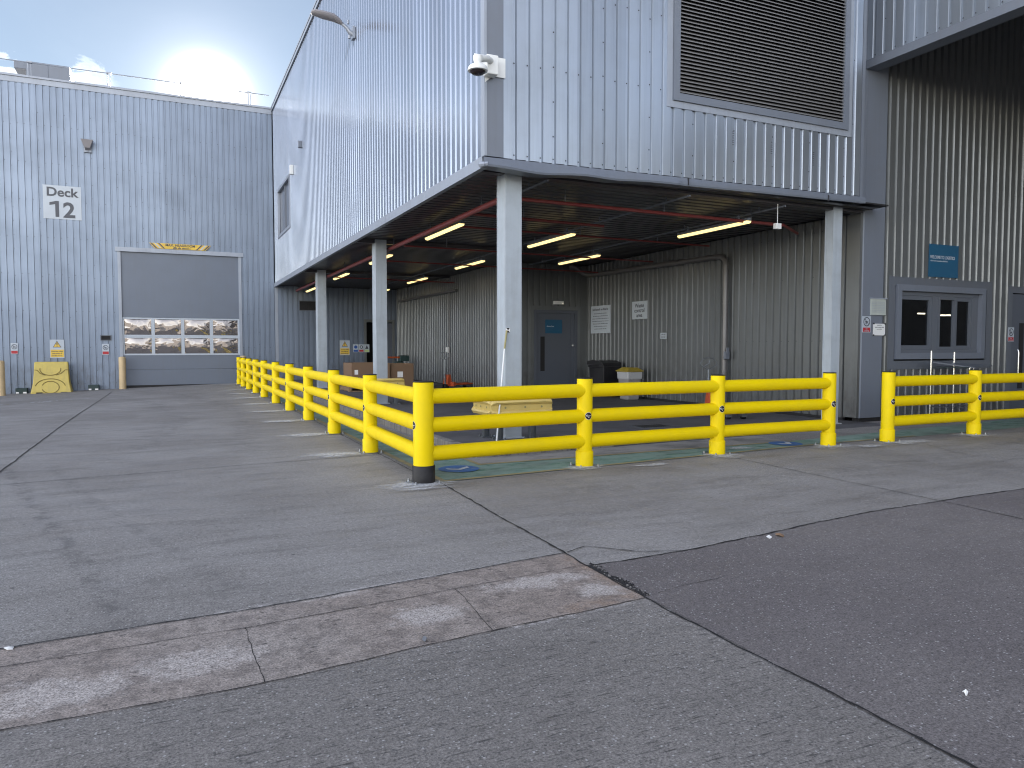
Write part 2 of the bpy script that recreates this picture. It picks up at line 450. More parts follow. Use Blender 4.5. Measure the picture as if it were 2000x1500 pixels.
def wob(pts, step=0.06, amp=0.006, seed=0, far=False):
    """subdivide a polyline and make it wander a little"""
    rn = random.Random(seed); out = [pts[0]]; o1 = 0
    for (a, b_) in zip(pts[:-1], pts[1:]):
        L = math.hypot(b_[0] - a[0], b_[1] - a[1]); n = max(1, int(L / step)); nx, ny = -(b_[1] - a[1]) / L, (b_[0] - a[0]) / L
        for k in range(1, n + 1):
            o1 = o1 * 0.75 + rn.uniform(-amp, amp)
            t = k / n; out.append((a[0] + (b_[0] - a[0]) * t + nx * o1, a[1] + (b_[1] - a[1]) * t + ny * o1))
    return out
JT1 = wob([(2.88, 8.25), (2.755, 4.95)], seed=1)
JT2 = wob([(2.755, 4.95), (2.735, 4.61), (2.72, 3.83), (2.74, 1.77), (2.71, -6)], seed=2)
STOP = wob([(-14, 3.4), (-0.84, 4.61), (0.45, 4.68), (2.755, 4.95)], seed=3, amp=.005)
SBOT = wob([(-14, 2.75), (-0.67, 3.61), (0.34, 3.60), (1.12, 3.69), (2.72, 3.83)], seed=4, amp=.005)
SMID = wob([(-14, 3.25), (-0.8, 4.346), (0.42, 4.374), (2.735, 4.61)], seed=5, amp=.003)
RJ = wob([(2.74, 4.57), (3.7, 4.607), (6.16, 4.96), (8.75, 5.05), (26, 6.0)], seed=6, amp=.008)
def clip(path_, lo): return [p for p in path_ if p[1] >= lo]
def patch(name, top, bot, mat, z):
    """sheet between two wandering edges given from left to right, sampled at common x"""
    xs = sorted(set([round(p[0], 4) for p in top] + [round(p[0], 4) for p in bot]))
    def f(pl, x):
        for a, b_ in zip(pl[:-1], pl[1:]):
            if min(a[0], b_[0]) <= x <= max(a[0], b_[0]) and a[0] != b_[0]: return a[1] + (b_[1] - a[1]) * (x - a[0]) / (b_[0] - a[0])
        return pl[0][1] if x < pl[0][0] else pl[-1][1]
    mb = MB()
    for a, b_ in zip(xs[:-1], xs[1:]): mb.poly([(a, f(bot, a), z), (b_, f(bot, b_), z), (b_, f(top, b_), z), (a, f(top, a), z)])
    return struct(mb.build(name, mat))
patch('concrete_strip', STOP, SBOT, concrete('stained_concrete', (0.265, 0.225, 0.20), (0.31, 0.28, 0.258), strip=True, spk_amt=.2), 0.004)
patch('concrete_slab', SBOT, [(-14, -30), (2.72, -30)], concrete('brushed_concrete', (0.215, 0.203, 0.192), (0.172, 0.163, 0.155), brushed=True), 0.004)
patch('dark_slab', RJ, [(2.74, -30), (26, -30)], concrete('dark_concrete', (0.136, 0.124, 0.125), (0.168, 0.155, 0.152), dark=True, spk_amt=.8, spk_col=.44), 0.0045)
M['joint'] = paint('joint_filler', (0.012, 0.012, 0.014), 0.85, 0, 0.2, streak=False, dcol=(.06, .055, .05))
def crack(pts, w, seed, z=0.008, name='joint', pre=True):
    rn = random.Random(seed)
    if pre: pts = wob(pts, seed=seed)
    mb = MB(); prev = None
    for i, p in enumerate(pts):
        a = pts[max(0, i - 1)]; b_ = pts[min(len(pts) - 1, i + 1)]
        L = math.hypot(b_[0] - a[0], b_[1] - a[1]) or 1; nx, ny = -(b_[1] - a[1]) / L, (b_[0] - a[0]) / L
        h = w * 0.5 * rn.uniform(0.55, 1.25); zz = z + gz(*p)
        cur = ((p[0] - nx * h, p[1] - ny * h, zz), (p[0] + nx * h * rn.uniform(.7, 1.3), p[1] + ny * h, zz))
        if prev: mb.poly([prev[0], cur[0], cur[1], prev[1]])
        prev = cur
    struct(mb.build(name, M['joint']))
crack(JT1, 0.018, 11, pre=False); crack(JT2, 0.014, 12, pre=False); crack(STOP, 0.014, 13, pre=False); crack(SBOT, 0.008, 14, pre=False); crack(SMID, 0.006, 15, pre=False); crack(RJ, 0.020, 16, pre=False)
crack([(2.86, 34), (2.84, 20), (2.83, 9)], 0.012, 17)
crack([(-14, 9.1), (-1.8, 10.21), (0.65, 10.52), (2.78, 10.73)], 0.014, 18)
crack([(-2.08, 33), (-2.05, 20), (-2.0, 11.3), (-2.0, -3)], 0.022, 19)
crack([(7.45, 9.0), (7.39, 7.98), (7.25, 4.98), (7.18, 4.13), (7.0, -3)], 0.012, 20)
crack([(2.755, 4.95), (3.0, 5.05), (3.3, 4.74), (3.62, 4.62)], 0.012, 21)
crack([(0.36, 4.37), (0.38, 3.61)], 0.004, 22); crack([(1.68, 4.50), (1.63, 3.75)], 0.004, 23)
crack([(2.85, 3.87), (3.15, 3.93), (3.45, 3.95)], 0.004, 24); crack([(11.5, 8.4), (10.8, 7.2), (10.9, 5.3)], 0.006, 25)
# broken stretch of joint full of rubble
rn = random.Random(8)
def rw(y): return max(0.006, 0.030 + .016 * math.sin(y * 17) + .010 * math.sin(y * 43 + 1) + .007 * math.sin(y * 91))
mb = MB(); y = 4.60
while y > 3.86:
    y2 = y - .012; k1 = min(1, (4.62 - y) / .15, (y - 3.83) / .1); k2 = min(1, (4.62 - y2) / .15, max(0, (y2 - 3.83)) / .1)
    mb.poly([(2.738, y, .0085), (2.745 + rw(y) * k1, y, .0085), (2.745 + rw(y2) * k2, y2, .0085), (2.738, y2, .0085)]); y = y2
struct(mb.build('joint', M['joint']))
mb = MB()
def pebble(mb, x, y, z, s_, mi):
    base = len(mb.v)
    for q in ((1, 0, 0), (-.2, 1, .1), (-1, -.1, 0), (.1, -1, .1), (.1, .1, 1)):
        mb.v.append((x + q[0] * s_ * rn.uniform(.6, 1.2), y + q[1] * s_ * rn.uniform(.6, 1.2), z + max(0, q[2]) * s_ * rn.uniform(.5, .9)))
    for f in ((0, 1, 4), (1, 2, 4), (2, 3, 4), (3, 0, 4)): mb.f.append(tuple(base + j for j in f)); mb.m.append(mi)
for k in range(230):
    y = 4.60 - 0.74 * rn.random(); x = 2.745 + rw(y) * rn.uniform(.1, 1.35)
    pebble(mb, x, y, .0088, rn.uniform(.003, .012) * (1 if k % 9 else 1.6), 1 if k % 4 == 0 else 0)
o_ = mb.build('joint_rubble', [M['joint'], M['kerbdark']]); o_['kind'] = 'stuff'
# loose grit on the yard
mb = MB()
for k in range(1500):
    u = rn.random() ** 1.3; y = 1.3 + 8.5 * u; x = rn.uniform(-.75 * y - .1, 1.75 * y + .4)
    if x > 2.9 and y > 8.2: continue
    pebble(mb, x, y, .0047 if y < 4.5 else .001, rn.uniform(.0012, .0045) * (1 + y * .06), rn.choice((0, 1, 1, 2)))
o_ = mb.build('grit', [M['joint'], M['kerbdark'], M['gritpale']]); o_['kind'] = 'stuff'

def sheet(name, polyp, z, mat, kind='structure', mats=None):
    mb = MB(); mb.poly([(x, y, z + gz(x, y)) for x, y in polyp]); o = mb.build(name, mat); struct(o, kind); return o

def worn(name, col, worn_col, amt=0.5, scale=3.0, rough=0.7):
    m, nt, b = newmat(name)
    flat = pos(nt, (1, 1, 0))
    n1 = noise(nt, pos(nt, (0.7, 1.6, 0)), scale, 7, 0.7)
    n2 = noise(nt, flat, 40, 4, 0.7)
    s_ = mth(nt, 'ADD', mth(nt, 'MULTIPLY', n1, 0.8), mth(nt, 'MULTIPLY', n2, 0.25))
    f = maprange(nt, s_, 0.60 - amt * 0.25, 0.74 - amt * 0.2)
    c = mix(nt, f, col, worn_col)
    c = mix(nt, mth(nt, 'MULTIPLY', maprange(nt, noise(nt, flat, 1.2, 5, 0.6), 0.45, 0.7), 0.5), c, (0.07, 0.075, 0.075))
    nt.links.new(c, b.inputs['Base Color']); b.inputs['Roughness'].default_value = rough
    bp = nt.nodes.new('ShaderNodeBump'); bp.inputs['Strength'].default_value = 0.4; bp.inputs['Distance'].default_value = 0.004
    nt.links.new(n2, bp.inputs['Height']); nt.links.new(bp.outputs[0], b.inputs['Normal'])
    return m
M['green'] = worn('walkway_green', (0.04, 0.15, 0.095), (0.20, 0.29, 0.25), 0.95)
M['line'] = worn('walkway_line', (0.30, 0.25, 0.12), (0.16, 0.15, 0.13), 0.3, 6)
M['cream'] = worn('cement_band', (0.27, 0.26, 0.245), (0.16, 0.155, 0.15), 0.4, 2)
M['circ'] = worn('walkway_blue', (0.035, 0.13, 0.36), (0.12, 0.22, 0.38), 0.3, 6)
M['circw'] = worn('walkway_white', (0.55, 0.60, 0.64), (0.35, 0.38, 0.42), 0.3, 8)
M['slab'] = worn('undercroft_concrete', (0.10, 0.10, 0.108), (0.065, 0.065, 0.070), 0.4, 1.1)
M['kerb'] = worn('kerb_concrete', (0.24, 0.23, 0.215), (0.10, 0.095, 0.09), 0.4, 4, 0.85)

# walkway: a painted L with border lines
struct_m = MB()
def strip_poly(mb, outer, inner, z):
    for (a, b_), (c, d) in zip(zip(outer[:-1], outer[1:]), zip(inner[:-1], inner[1:])):
        mb.poly([(*a, z), (*b_, z), (*d, z), (*c, z)])
w = MB()
out = [(2.90, 33.5), (2.90, 8.22), (9.6, 8.80), (12.2, 8.90), (24, 9.3)]
inn = [(3.85, 33.5), (3.85, 9.28), (9.6, 9.34), (12.2, 9.62), (24, 10.9)]
strip_poly(w, out, inn, 0.004); struct(w.build('walkway', M['green']))
w = MB()
strip_poly(w, [(2.90, 33.5), (2.90, 8.22), (9.6, 8.80), (12.2, 8.90)], [(2.98, 33.5), (2.98, 8.31), (9.6, 8.87), (12.2, 8.97)], 0.008)
strip_poly(w, [(3.78, 33.5), (3.78, 9.20), (9.6, 9.28)], [(3.85, 33.5), (3.85, 9.28), (9.6, 9.36)], 0.008)
struct(w.build('walkway_line', M['line']))
w = MB(); strip_poly(w, [(3.85, 9.28), (9.6, 9.36)], [(3.85, 9.83), (9.6, 10.2)], 0.005); struct(w.build('concrete_band', M['cream']))
# blue arrow roundels on the walkway
for cx, cy, ang, lb in ((3.42, 9.0, 0.0, 'blue roundel with white arrow at the walkway corner'), (9.25, 9.10, 0.3, 'blue roundel with white arrow beside the fourth front barrier post')):
    t = thing('floor_marking', lb, 'floor marking', (cx, cy, 0.0))
    d = MB(); n = 40
    d.poly([(cx + 0.27 * math.cos(2 * PI * k / n), cy + 0.27 * math.sin(2 * PI * k / n), 0.012) for k in range(n)])
    d.build('disc', M['circ'], t)
    a = MB()
    def rr(x, y): return (cx + x * math.cos(ang) - y * math.sin(ang), cy + x * math.sin(ang) + y * math.cos(ang), 0.016)
    a.poly([rr(-0.16, 0.07), rr(-0.16, -0.02), rr(-0.02, -0.12), rr(-0.02, -0.03)])
    a.poly([rr(-0.02, -0.03), rr(-0.02, -0.12), rr(0.16, 0.02), rr(0.16, 0.12)])
    a.build('arrow', M['circw'], t)

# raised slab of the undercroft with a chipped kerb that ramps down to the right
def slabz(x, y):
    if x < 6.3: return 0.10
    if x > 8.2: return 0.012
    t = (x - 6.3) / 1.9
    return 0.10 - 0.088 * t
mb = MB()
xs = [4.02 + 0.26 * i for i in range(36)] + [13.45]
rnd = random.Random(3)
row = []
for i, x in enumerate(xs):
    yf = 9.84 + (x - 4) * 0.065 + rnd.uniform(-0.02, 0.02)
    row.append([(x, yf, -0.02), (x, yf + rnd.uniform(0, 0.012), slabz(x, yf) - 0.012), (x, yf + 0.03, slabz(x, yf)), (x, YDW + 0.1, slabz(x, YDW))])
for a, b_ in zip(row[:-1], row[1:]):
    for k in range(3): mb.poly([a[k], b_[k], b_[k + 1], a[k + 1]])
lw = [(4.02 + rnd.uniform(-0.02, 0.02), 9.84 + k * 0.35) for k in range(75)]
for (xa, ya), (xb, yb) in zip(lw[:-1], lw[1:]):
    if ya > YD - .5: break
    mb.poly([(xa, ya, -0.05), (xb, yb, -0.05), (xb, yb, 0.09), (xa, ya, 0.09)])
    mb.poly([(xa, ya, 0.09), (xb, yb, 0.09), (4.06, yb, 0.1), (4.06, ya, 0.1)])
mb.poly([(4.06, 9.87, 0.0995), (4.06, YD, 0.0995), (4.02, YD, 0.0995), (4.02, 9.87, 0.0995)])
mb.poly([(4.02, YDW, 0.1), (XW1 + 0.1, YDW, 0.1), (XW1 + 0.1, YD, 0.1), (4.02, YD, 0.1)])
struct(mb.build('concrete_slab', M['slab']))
k = MB()   # lighter kerb edge stones
for i in range(9):
    x = 4.02 + i * 0.27
    k.box(x + .003, x + 0.262, 9.815 + (x - 4) * 0.065, 9.98 + (x - 4) * 0.065, -0.02, 0.106 - (0.0 if x < 6.3 else 0.02))
for i in range(40):
    y = 10.0 + i * 0.62
    k.box(3.99, 4.15, y + .003, y + 0.61, -0.05, 0.105)
struct(k.build('kerb', M['kerb'], bevel=0.012))
# floor grate
t = thing('drain_cover', 'dark square metal drain cover let into the undercroft floor', 'drain cover', (8.8, 12.2, 0.0))
g = MB(); g.box(8.42, 9.15, 11.98, 12.42, 0.0, 0.022); g.build('frame', M['steel'], t)
g = MB()
for i in range(12): g.box(8.45 + i * 0.058, 8.49 + i * 0.058, 12.01, 12.39, 0.022, 0.027)
g.build('grille', M['binblack'], t)

# ------------------------------------------------------------------ cladding
def clad(mb, P, u0, u1, zb, zt, holes=(), phase=0.0, depth=0.035, screws=(), pitch=PITCH, gw=0.045, fl=0.018, mi=0, smi=1, seed=0, crease=None):
    """profiled sheet: wide pans with narrow recessed grooves; P(u, n, z) -> xyz, n outwards"""
    fz = zb if callable(zb) else (lambda u: zb)
    fzt = zt if callable(zt) else (lambda u: zt)
    pan = pitch - gw - 2 * fl
    pts = []
    k = math.floor((u0 - phase) / pitch) - 1
    while True:
        s_ = phase + k * pitch
        if s_ > u1: break
        pts += [(s_, 0), (s_ + pan, 0), (s_ + pan + fl, -depth), (s_ + pan + fl + gw, -depth)]
        k += 1
    pts.append((phase + k * pitch, 0))
    us = set()
    def nat(u):
        for (a, na), (b_, nb) in zip(pts[:-1], pts[1:]):
            if a <= u <= b_ and b_ > a: return na + (nb - na) * (u - a) / (b_ - a)
        return 0
    brk = [u0, u1] + [h[0] for h in holes] + [h[1] for h in holes]
    allu = sorted(set([round(u, 5) for u, _ in pts if u0 < u < u1] + [round(b_, 5) for b_ in brk if u0 <= b_ <= u1]))
    cols = [(u, nat(u)) for u in allu]
    for (a, na), (b_, nb) in zip(cols[:-1], cols[1:]):
        mid = (a + b_) / 2
        iv = [(fz(mid), fzt(mid))]
        for h in holes:
            if h[0] - 1e-4 < mid < h[1] + 1e-4:
                new = []
                for z0, z1 in iv:
                    if h[3] <= z0 or h[2] >= z1: new.append((z0, z1)); continue
                    if h[2] > z0: new.append((z0, h[2]))
                    if h[3] < z1: new.append((h[3], z1))
                iv = new
        for z0, z1 in iv:
            za = fz(a) if z0 == fz(mid) else z0; zb_ = fz(b_) if z0 == fz(mid) else z0
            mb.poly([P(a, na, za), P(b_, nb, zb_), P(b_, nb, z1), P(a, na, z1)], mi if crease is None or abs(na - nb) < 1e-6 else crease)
    # screw heads in the grooves
    rn = random.Random(seed)
    if screws:
        kk = 0
        for i in range(0, len(pts) - 4, 4):
            ug = pts[i + 2][0] + gw * 0.5
            if ug < u0 + .02 or ug > u1 - .02: continue
            kk += 1
            zs = list(screws[0]) if kk % 4 else list(screws[1])
            for z in zs:
                if callable(z): z = z(ug)
                if z < fz(ug) or any(h[0] < ug < h[1] and h[2] < z < h[3] for h in holes): continue
                c = Vector(P(ug, -depth + 0.006, z)); r_ = 0.013
                e = Vector(P(ug + r_, -depth + 0.006, z)) - c
                pts8 = [tuple(c + e * math.cos(q * PI / 3) + Vector((0, 0, r_)) * math.sin(q * PI / 3)) for q in range(6)]
                mb.poly(pts8, smi)

PY = lambda yy, sgn=-1: (lambda u, n, z: (u, yy + sgn * n, z))      # faces -Y
PX = lambda xx: (lambda u, n, z: (xx - n, u, z))                     # faces -X

def frame(mb, P, u0, u1, z0, z1, w, n0, n1, mi=0, sides='LRTB'):
    """rectangular trim frame; members butt end to end"""
    def bx(a, b_, c, d):
        p = [P(a, n0, c), P(b_, n0, c), P(b_, n0, d), P(a, n0, d), P(a, n1, c), P(b_, n1, c), P(b_, n1, d), P(a, n1, d)]
        mb.faces(p, [(0, 1, 2, 3), (4, 7, 6, 5), (0, 4, 5, 1), (1, 5, 6, 2), (2, 6, 7, 3), (3, 7, 4, 0)], mi)
    if 'T' in sides: bx(u0, u1, z1 - w, z1)
    if 'B' in sides: bx(u0, u1, z0, z0 + w)
    zb = z0 + (w if 'B' in sides else 0); zt = z1 - (w if 'T' in sides else 0)
    if 'L' in sides: bx(u0, u0 + w, zb, zt)
    if 'R' in sides: bx(u1 - w, u1, zb, zt)
def pbox(mb, P, u0, u1, z0, z1, n0, n1, mi=0):
    p = [P(u0, n0, z0), P(u1, n0, z0), P(u1, n0, z1), P(u0, n0, z1), P(u0, n1, z0), P(u1, n1, z0), P(u1, n1, z1), P(u0, n1, z1)]
    mb.faces(p, [(0, 1, 2, 3), (4, 7, 6, 5), (0, 4, 5, 1), (1, 5, 6, 2), (2, 6, 7, 3), (3, 7, 4, 0)], mi)

# ================================================================== MAIN WAREHOUSE (projecting over the undercroft)
wh = thing('warehouse_building', 'silver corrugated warehouse projecting on columns over the open loading undercroft', 'building', (9, 20, 0))
cz = lambda x: 4.555 + (x - X0) * 0.0115          # lower edge of the front cladding
P = PY(Y0)
mb = MB()
LV = (7.90, 12.38, 5.775, 10.2)                     # louvre opening incl. trims
rowz = [lambda u: cz(u) + 0.07]
full = rowz + [z for z in (5.0, 5.55, 6.1, 6.65, 7.2, 7.75, 8.3, 8.85)]
clad(mb, P, 4.80, 12.66, cz, ZR, holes=[LV], phase=4.80, screws=(rowz + [6.05, 7.3], full), seed=1)
mb.build('front_cladding', [M['clad'], M['screw']], wh)
mb = MB()
clad(mb, PX(X0), 10.75, YD - 0.05, 4.575, ZR - 0.12, holes=[(30.6, 33.9, 6.45, 8.4)], phase=10.75, screws=([4.66], [4.66, 5.4, 6.1]), seed=2)
mb.build('side_cladding', [M['cladside'], M['screw']], wh)
# corner trims
mb = MB()
mb.box(X0 - 0.012, X0 + 0.03, 10.60, 10.748, 4.56, ZR)
mb.build('corner_trim', M['trimlight'], wh)
mb = MB()
mb.box(X0 + 0.032, 4.795, Y0 - 0.012, Y0 + 0.05, 4.56, ZR)
mb.build('corner_trim', M['trim'], wh)
mb = MB(); mb.box(12.665, 12.74, Y0 - 0.004, YB + .06, 4.50, ZR); mb.build('end_trim', M['trim'], wh)
# fascia: flashing under the cladding, knocked and bent at the corner
mb = MB()
def frow(x):
    # bottom z, outward bulge
    t = x - X0
    sag = -0.055 * math.exp(-((t - 0.9) / 0.55) ** 2) - 0.03 * math.exp(-((t - 2.3) / 0.5) ** 2)
    bul = 0.05 * math.exp(-((t - 0.5) / 0.5) ** 2) + 0.035 * math.exp(-((t - 1.9) / 0.35) ** 2) + (0.02 if x < 8.2 else 0)
    return 4.395 + t * 0.0135 + sag, bul
fx = [X0 - 0.03 + 0.115 * i for i in range(73)]; fx[-1] = 12.80
prev = None
for x in fx:
    zbt, bl = frow(x); zt_ = cz(x) - 0.012
    r_ = [(x, Y0 + 0.04, zt_), (x, Y0 - 0.02, zt_ - 0.004), (x, Y0 - 0.03 - bl * 0.55, zt_ - 0.5 * (zt_ - zbt)), (x, Y0 - 0.03 - bl, zbt + 0.03), (x, Y0 - 0.02 - bl, zbt), (x, Y0 + 0.25, zbt + 0.02)]
    if prev:
        for k_ in range(5): mb.poly([prev[k_], r_[k_], r_[k_ + 1], prev[k_ + 1]])
    prev = r_
mb.poly([(12.80, Y0 - .03, 4.51), (12.80, Y0 + .25, 4.51), (12.80, Y0 + .25, 4.64), (12.80, Y0 - .03, 4.64)])
for xj in (8.35, 11.75):
    mb.box(xj, xj + 0.008, Y0 - 0.056, Y0 - 0.02, 4.46, 4.58, 1)
mb.build('fascia', [M['trim'], M['screw']], wh)
mb = MB()
for i in range(9):
    ya = 10.66 + i * 2.8; yb_ = min(ya + 2.792, YD - .02)
    if ya > YD: break
    mb.box(X0 - 0.03, X0 + 0.06, ya, yb_, 4.385, 4.56)
mb.build('fascia', M['trimlight'], wh)
mb = MB(); mb.tube([(X0 - 0.035, 10.72, 4.45), (X0 - 0.06, 10.63, 4.42), (X0 + 0.03, 10.55, 4.43)], [0.035, 0.05, 0.03], 7); mb.build('bent_corner_flashing', M['trimlight'], wh)
# verge trim at the roof
mb = MB()
mb.box(X0 - 0.05, X0 + 0.3, 10.55, YD - .02, ZR - 0.10, ZR + 0.02)
mb.box(X0 - 0.07, X0 + 0.3, 10.53, YD - .02, ZR + 0.021, ZR + 0.10)
mb.build('roof_trim', M['trimlight'], wh)
mb = MB(); mb.box(X0 + 0.05, 13.6, Y0 + 0.06, YD, ZR - 0.3, ZR + 0.015); mb.build('roof', M['trim'], wh)
# soffit: profiled metal deck, ribs running along X
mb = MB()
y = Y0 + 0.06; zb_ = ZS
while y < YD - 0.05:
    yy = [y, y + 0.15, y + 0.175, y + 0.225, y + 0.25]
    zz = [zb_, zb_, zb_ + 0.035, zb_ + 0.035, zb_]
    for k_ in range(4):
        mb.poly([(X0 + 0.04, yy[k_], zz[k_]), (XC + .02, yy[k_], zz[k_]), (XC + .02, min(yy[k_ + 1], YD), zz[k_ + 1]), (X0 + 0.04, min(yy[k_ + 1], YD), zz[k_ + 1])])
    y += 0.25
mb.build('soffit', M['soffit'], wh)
mb = MB(); mb.box(X0 + 0.05, 13.6, Y0 + 0.07, YD, ZS + 0.06, ZS + 0.09); mb.build('floor_deck', M['dark'], wh)
# inner walls
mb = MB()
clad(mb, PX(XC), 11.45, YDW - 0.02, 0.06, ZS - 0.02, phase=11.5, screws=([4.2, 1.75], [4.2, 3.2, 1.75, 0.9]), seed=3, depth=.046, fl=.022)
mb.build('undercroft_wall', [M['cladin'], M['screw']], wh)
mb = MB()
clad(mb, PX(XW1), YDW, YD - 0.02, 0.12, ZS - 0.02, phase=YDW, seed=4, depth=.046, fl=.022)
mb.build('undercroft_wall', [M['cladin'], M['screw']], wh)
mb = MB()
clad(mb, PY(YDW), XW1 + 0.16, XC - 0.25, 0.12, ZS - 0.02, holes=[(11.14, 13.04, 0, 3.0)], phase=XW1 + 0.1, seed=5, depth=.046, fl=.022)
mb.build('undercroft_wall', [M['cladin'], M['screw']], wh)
mb = MB()
mb.box(XW1 - 0.02, XW1 + 0.155, YDW - 0.02, YDW + 0.05, 0.1, ZS - 0.03); mb.build('corner_trim', M['cladin'], wh); mb = MB()
mb.box(XC - 0.245, XC + .05, YDW - 0.015, YDW + 0.05, 0.1, ZS - 0.03); mb.build('corner_trim', M['cladin'], wh); mb = MB()
frame(mb, PY(YDW), 11.10, 13.08, 0.1, 3.03, 0.14, -0.03, 0.022, sides='LRT')
mb.build('door_surround', M['cladin'], wh); mb = MB()
mb.box(XC - 0.012, XC + 0.06, YB + 0.005, 11.445, 0.1, ZS - 0.03)
mb.build('wall_trim', M['cladin'], wh)
mb = MB()
mb.box(XC - 0.02, XC + 0.06, 11.45, YDW - 0.05, -0.02, 0.075); mb.box(XW1 - 0.02, XW1 + 0.06, YDW + 0.03, YD - 0.05, 0.05, 0.13)
mb.build('wall_base', M['dark'], wh)
# double door of the waste store
dr = MB()
frame(dr, PY(YDW), 11.245, 12.935, 0.1, 2.885, 0.11, -0.06, 0.035, sides='LRT')
d_ = dr.build('door_frame', M['doorgrey'], wh)
dr = MB(); pbox(dr, PY(YDW), 11.36, 12.66, 0.11, 2.77, -0.045, 0.0); dmain = dr.build('door', M['doorgrey'], wh)
dr = MB(); pbox(dr, PY(YDW), 12.668, 12.82, 0.11, 2.77, -0.045, 0.0); dsmall = dr.build('door', M['doorgrey'], wh)
dr = MB(); pbox(dr, PY(YDW), 11.50, 11.66, 0.8, 1.98, 0.002, 0.01); dr.build('vision_panel', M['dark'], dmain)
dr = MB(); pbox(dr, PY(YDW), 12.70, 12.80, 1.66, 1.70, 0.002, 0.05); pbox(dr, PY(YDW), 12.72, 12.75, 1.62, 1.74, 0.051, 0.06); dr.build('handle', M['chrome'], dsmall)
# columns
def column(x0, x1, y0, y1, z0, z1=4.46):
    mb = MB()
    mb.box(x0 + 0.008, x1 - 0.008, y0 + 0.022, y1 - 0.022, z0, z1)
    mb.box(x0, x1, y0, y0 + 0.020, z0, z1)
    mb.box(x0, x1, y1 - 0.020, y1, z0, z1)
    mb.box(x0 - 0.05, x1 + 0.05, y0 - 0.05, y1 + 0.05, z0 - 0.001, z0 + 0.02)
    o = mb.build('column', M['column'], wh, bevel=0.004)
    return o
c1 = column(5.0, 5.30, 11.0, 11.34, 0.1)
c2 = column(5.0, 5.30, 19.28, 19.66, 0.1)
column(5.0, 5.32, 27.7, 28.1, 0.1)
column(12.38, 12.63, 11.0, 11.22, 0.012, 4.5)
# a bracing haunch over each column
for yc, xe, hh in ((19.47, XW1 - .02, .1), (27.9, XW1 - .02, .1), (11.11, XC - .05, .05)): mb = MB(); mb.box(X0 + .07, xe, yc - 0.09, yc + 0.09, ZS - hh, ZS - 0.004); mb.build('soffit_beam', M['soffit'], wh)
# louvre
lv = MB(); frame(lv, P, 7.90, 12.38, 5.775, 10.2, 0.115, -0.02, 0.012); o_ = lv.build('louver', M['trimlight'], wh)
l2 = MB(); frame(l2, P, 8.02, 12.26, 5.893, 10.08, 0.13, -0.02, 0.045); l2.build('frame', M['trim'], o_)
l3 = MB()
z = 6.045
while z < 9.95:
    a, b_ = 8.15, 12.13
    l3.faces([P(a, 0.030, z), P(b_, 0.030, z), P(b_, -0.035, z + 0.055), P(a, -0.035, z + 0.055), P(a, 0.030, z + 0.012), P(b_, 0.030, z + 0.012), P(b_, -0.03, z + 0.06), P(a, -0.03, z + 0.06)],
             [(0, 1, 2, 3), (4, 7, 6, 5), (0, 4, 5, 1), (0, 3, 7, 4), (1, 5, 6, 2)])
    z += 0.064
pbox(l3, P, 8.15, 12.13, 6.02, 10.0, -0.07, -0.06, 1)
l3.build('slats', [M['louver'], M['dark']], o_)
# side window
PS = PX(X0)
w_ = MB(); frame(w_, PS, 30.5, 34.0, 6.38, 8.5, 0.12, -0.06, 0.03); win = w_.build('window', M['trimlight'], wh)
w_ = MB(); pbox(w_, PS, 30.6, 33.9, 6.45, 8.4, -0.10, -0.07); w_.build('pane', M['sideglass'], win)
w_ = MB(); pbox(w_, PS, 32.2, 32.26, 6.5, 8.38, -0.069, -0.03); w_.build('mullion', M['trim'], win)
for yy, zz, h_ in ((29.66, 8.45, 0.36), (27.57, 8.9, 0.24)):
    w_ = MB(); pbox(w_, PS, yy - .07, yy + .07, zz - h_ / 2, zz + h_ / 2, 0.0, 0.12); tag(w_.build('junction_box', M['white' if h_ > .3 else 'trim'], bevel=.01), ('pale' if h_ > .3 else 'small dark') + ' junction box fixed high on the side wall ' + ('above the side window' if h_ > .3 else 'near the distant roof line'), 'junction box')
# dark stencil marks on the front cladding under the louvre
mb = MB()
for ux, z0_, z1_ in ((9.36, 5.28, 5.60), (10.28, 5.22, 5.48), (11.35, 5.12, 5.42)):
    mb = MB()
    for q in range(int((z1_ - z0_) / 0.04)):
        s0 = z0_ + q * 0.04
        mb.poly([P(ux, 0.003, s0), P(ux + 0.05, 0.003, s0 + .004), P(ux + 0.045, 0.003, s0 + 0.014), P(ux + .01, 0.003, s0 + 0.016)])
        if q % 2: mb.poly([P(ux + .01, 0.003, s0), P(ux + .018, 0.003, s0), P(ux + .018, 0.003, s0 + 0.04), P(ux + .01, 0.003, s0 + .04)])
    mb.build('stencil_mark', M['trimdark'], wh)

# ================================================================== DECK 12 WAREHOUSE (far left)
dk = thing('warehouse_building', 'long pale corrugated warehouse with large loading door across the yard', 'building', (-5, 40, 0))
PD = PY(YD)
mb = MB()
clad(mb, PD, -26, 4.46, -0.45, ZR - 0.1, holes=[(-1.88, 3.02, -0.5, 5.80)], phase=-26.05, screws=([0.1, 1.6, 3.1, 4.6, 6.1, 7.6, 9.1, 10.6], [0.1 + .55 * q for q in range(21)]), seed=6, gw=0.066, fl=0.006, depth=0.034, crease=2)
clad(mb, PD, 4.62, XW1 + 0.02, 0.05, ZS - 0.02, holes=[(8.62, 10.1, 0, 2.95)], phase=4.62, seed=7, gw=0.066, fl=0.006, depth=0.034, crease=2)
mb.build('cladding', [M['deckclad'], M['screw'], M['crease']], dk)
mb = MB()
pbox(mb, PD, 4.465, 4.61, -0.1, ZS - 0.02, -0.02, 0.006)
pbox(mb, PD, -26, 4.45, ZR - 0.22, ZR, -0.03, 0.02); pbox(mb, PD, -26, 4.45, ZR + 0.002, ZR + 0.07, -0.2, 0.07)
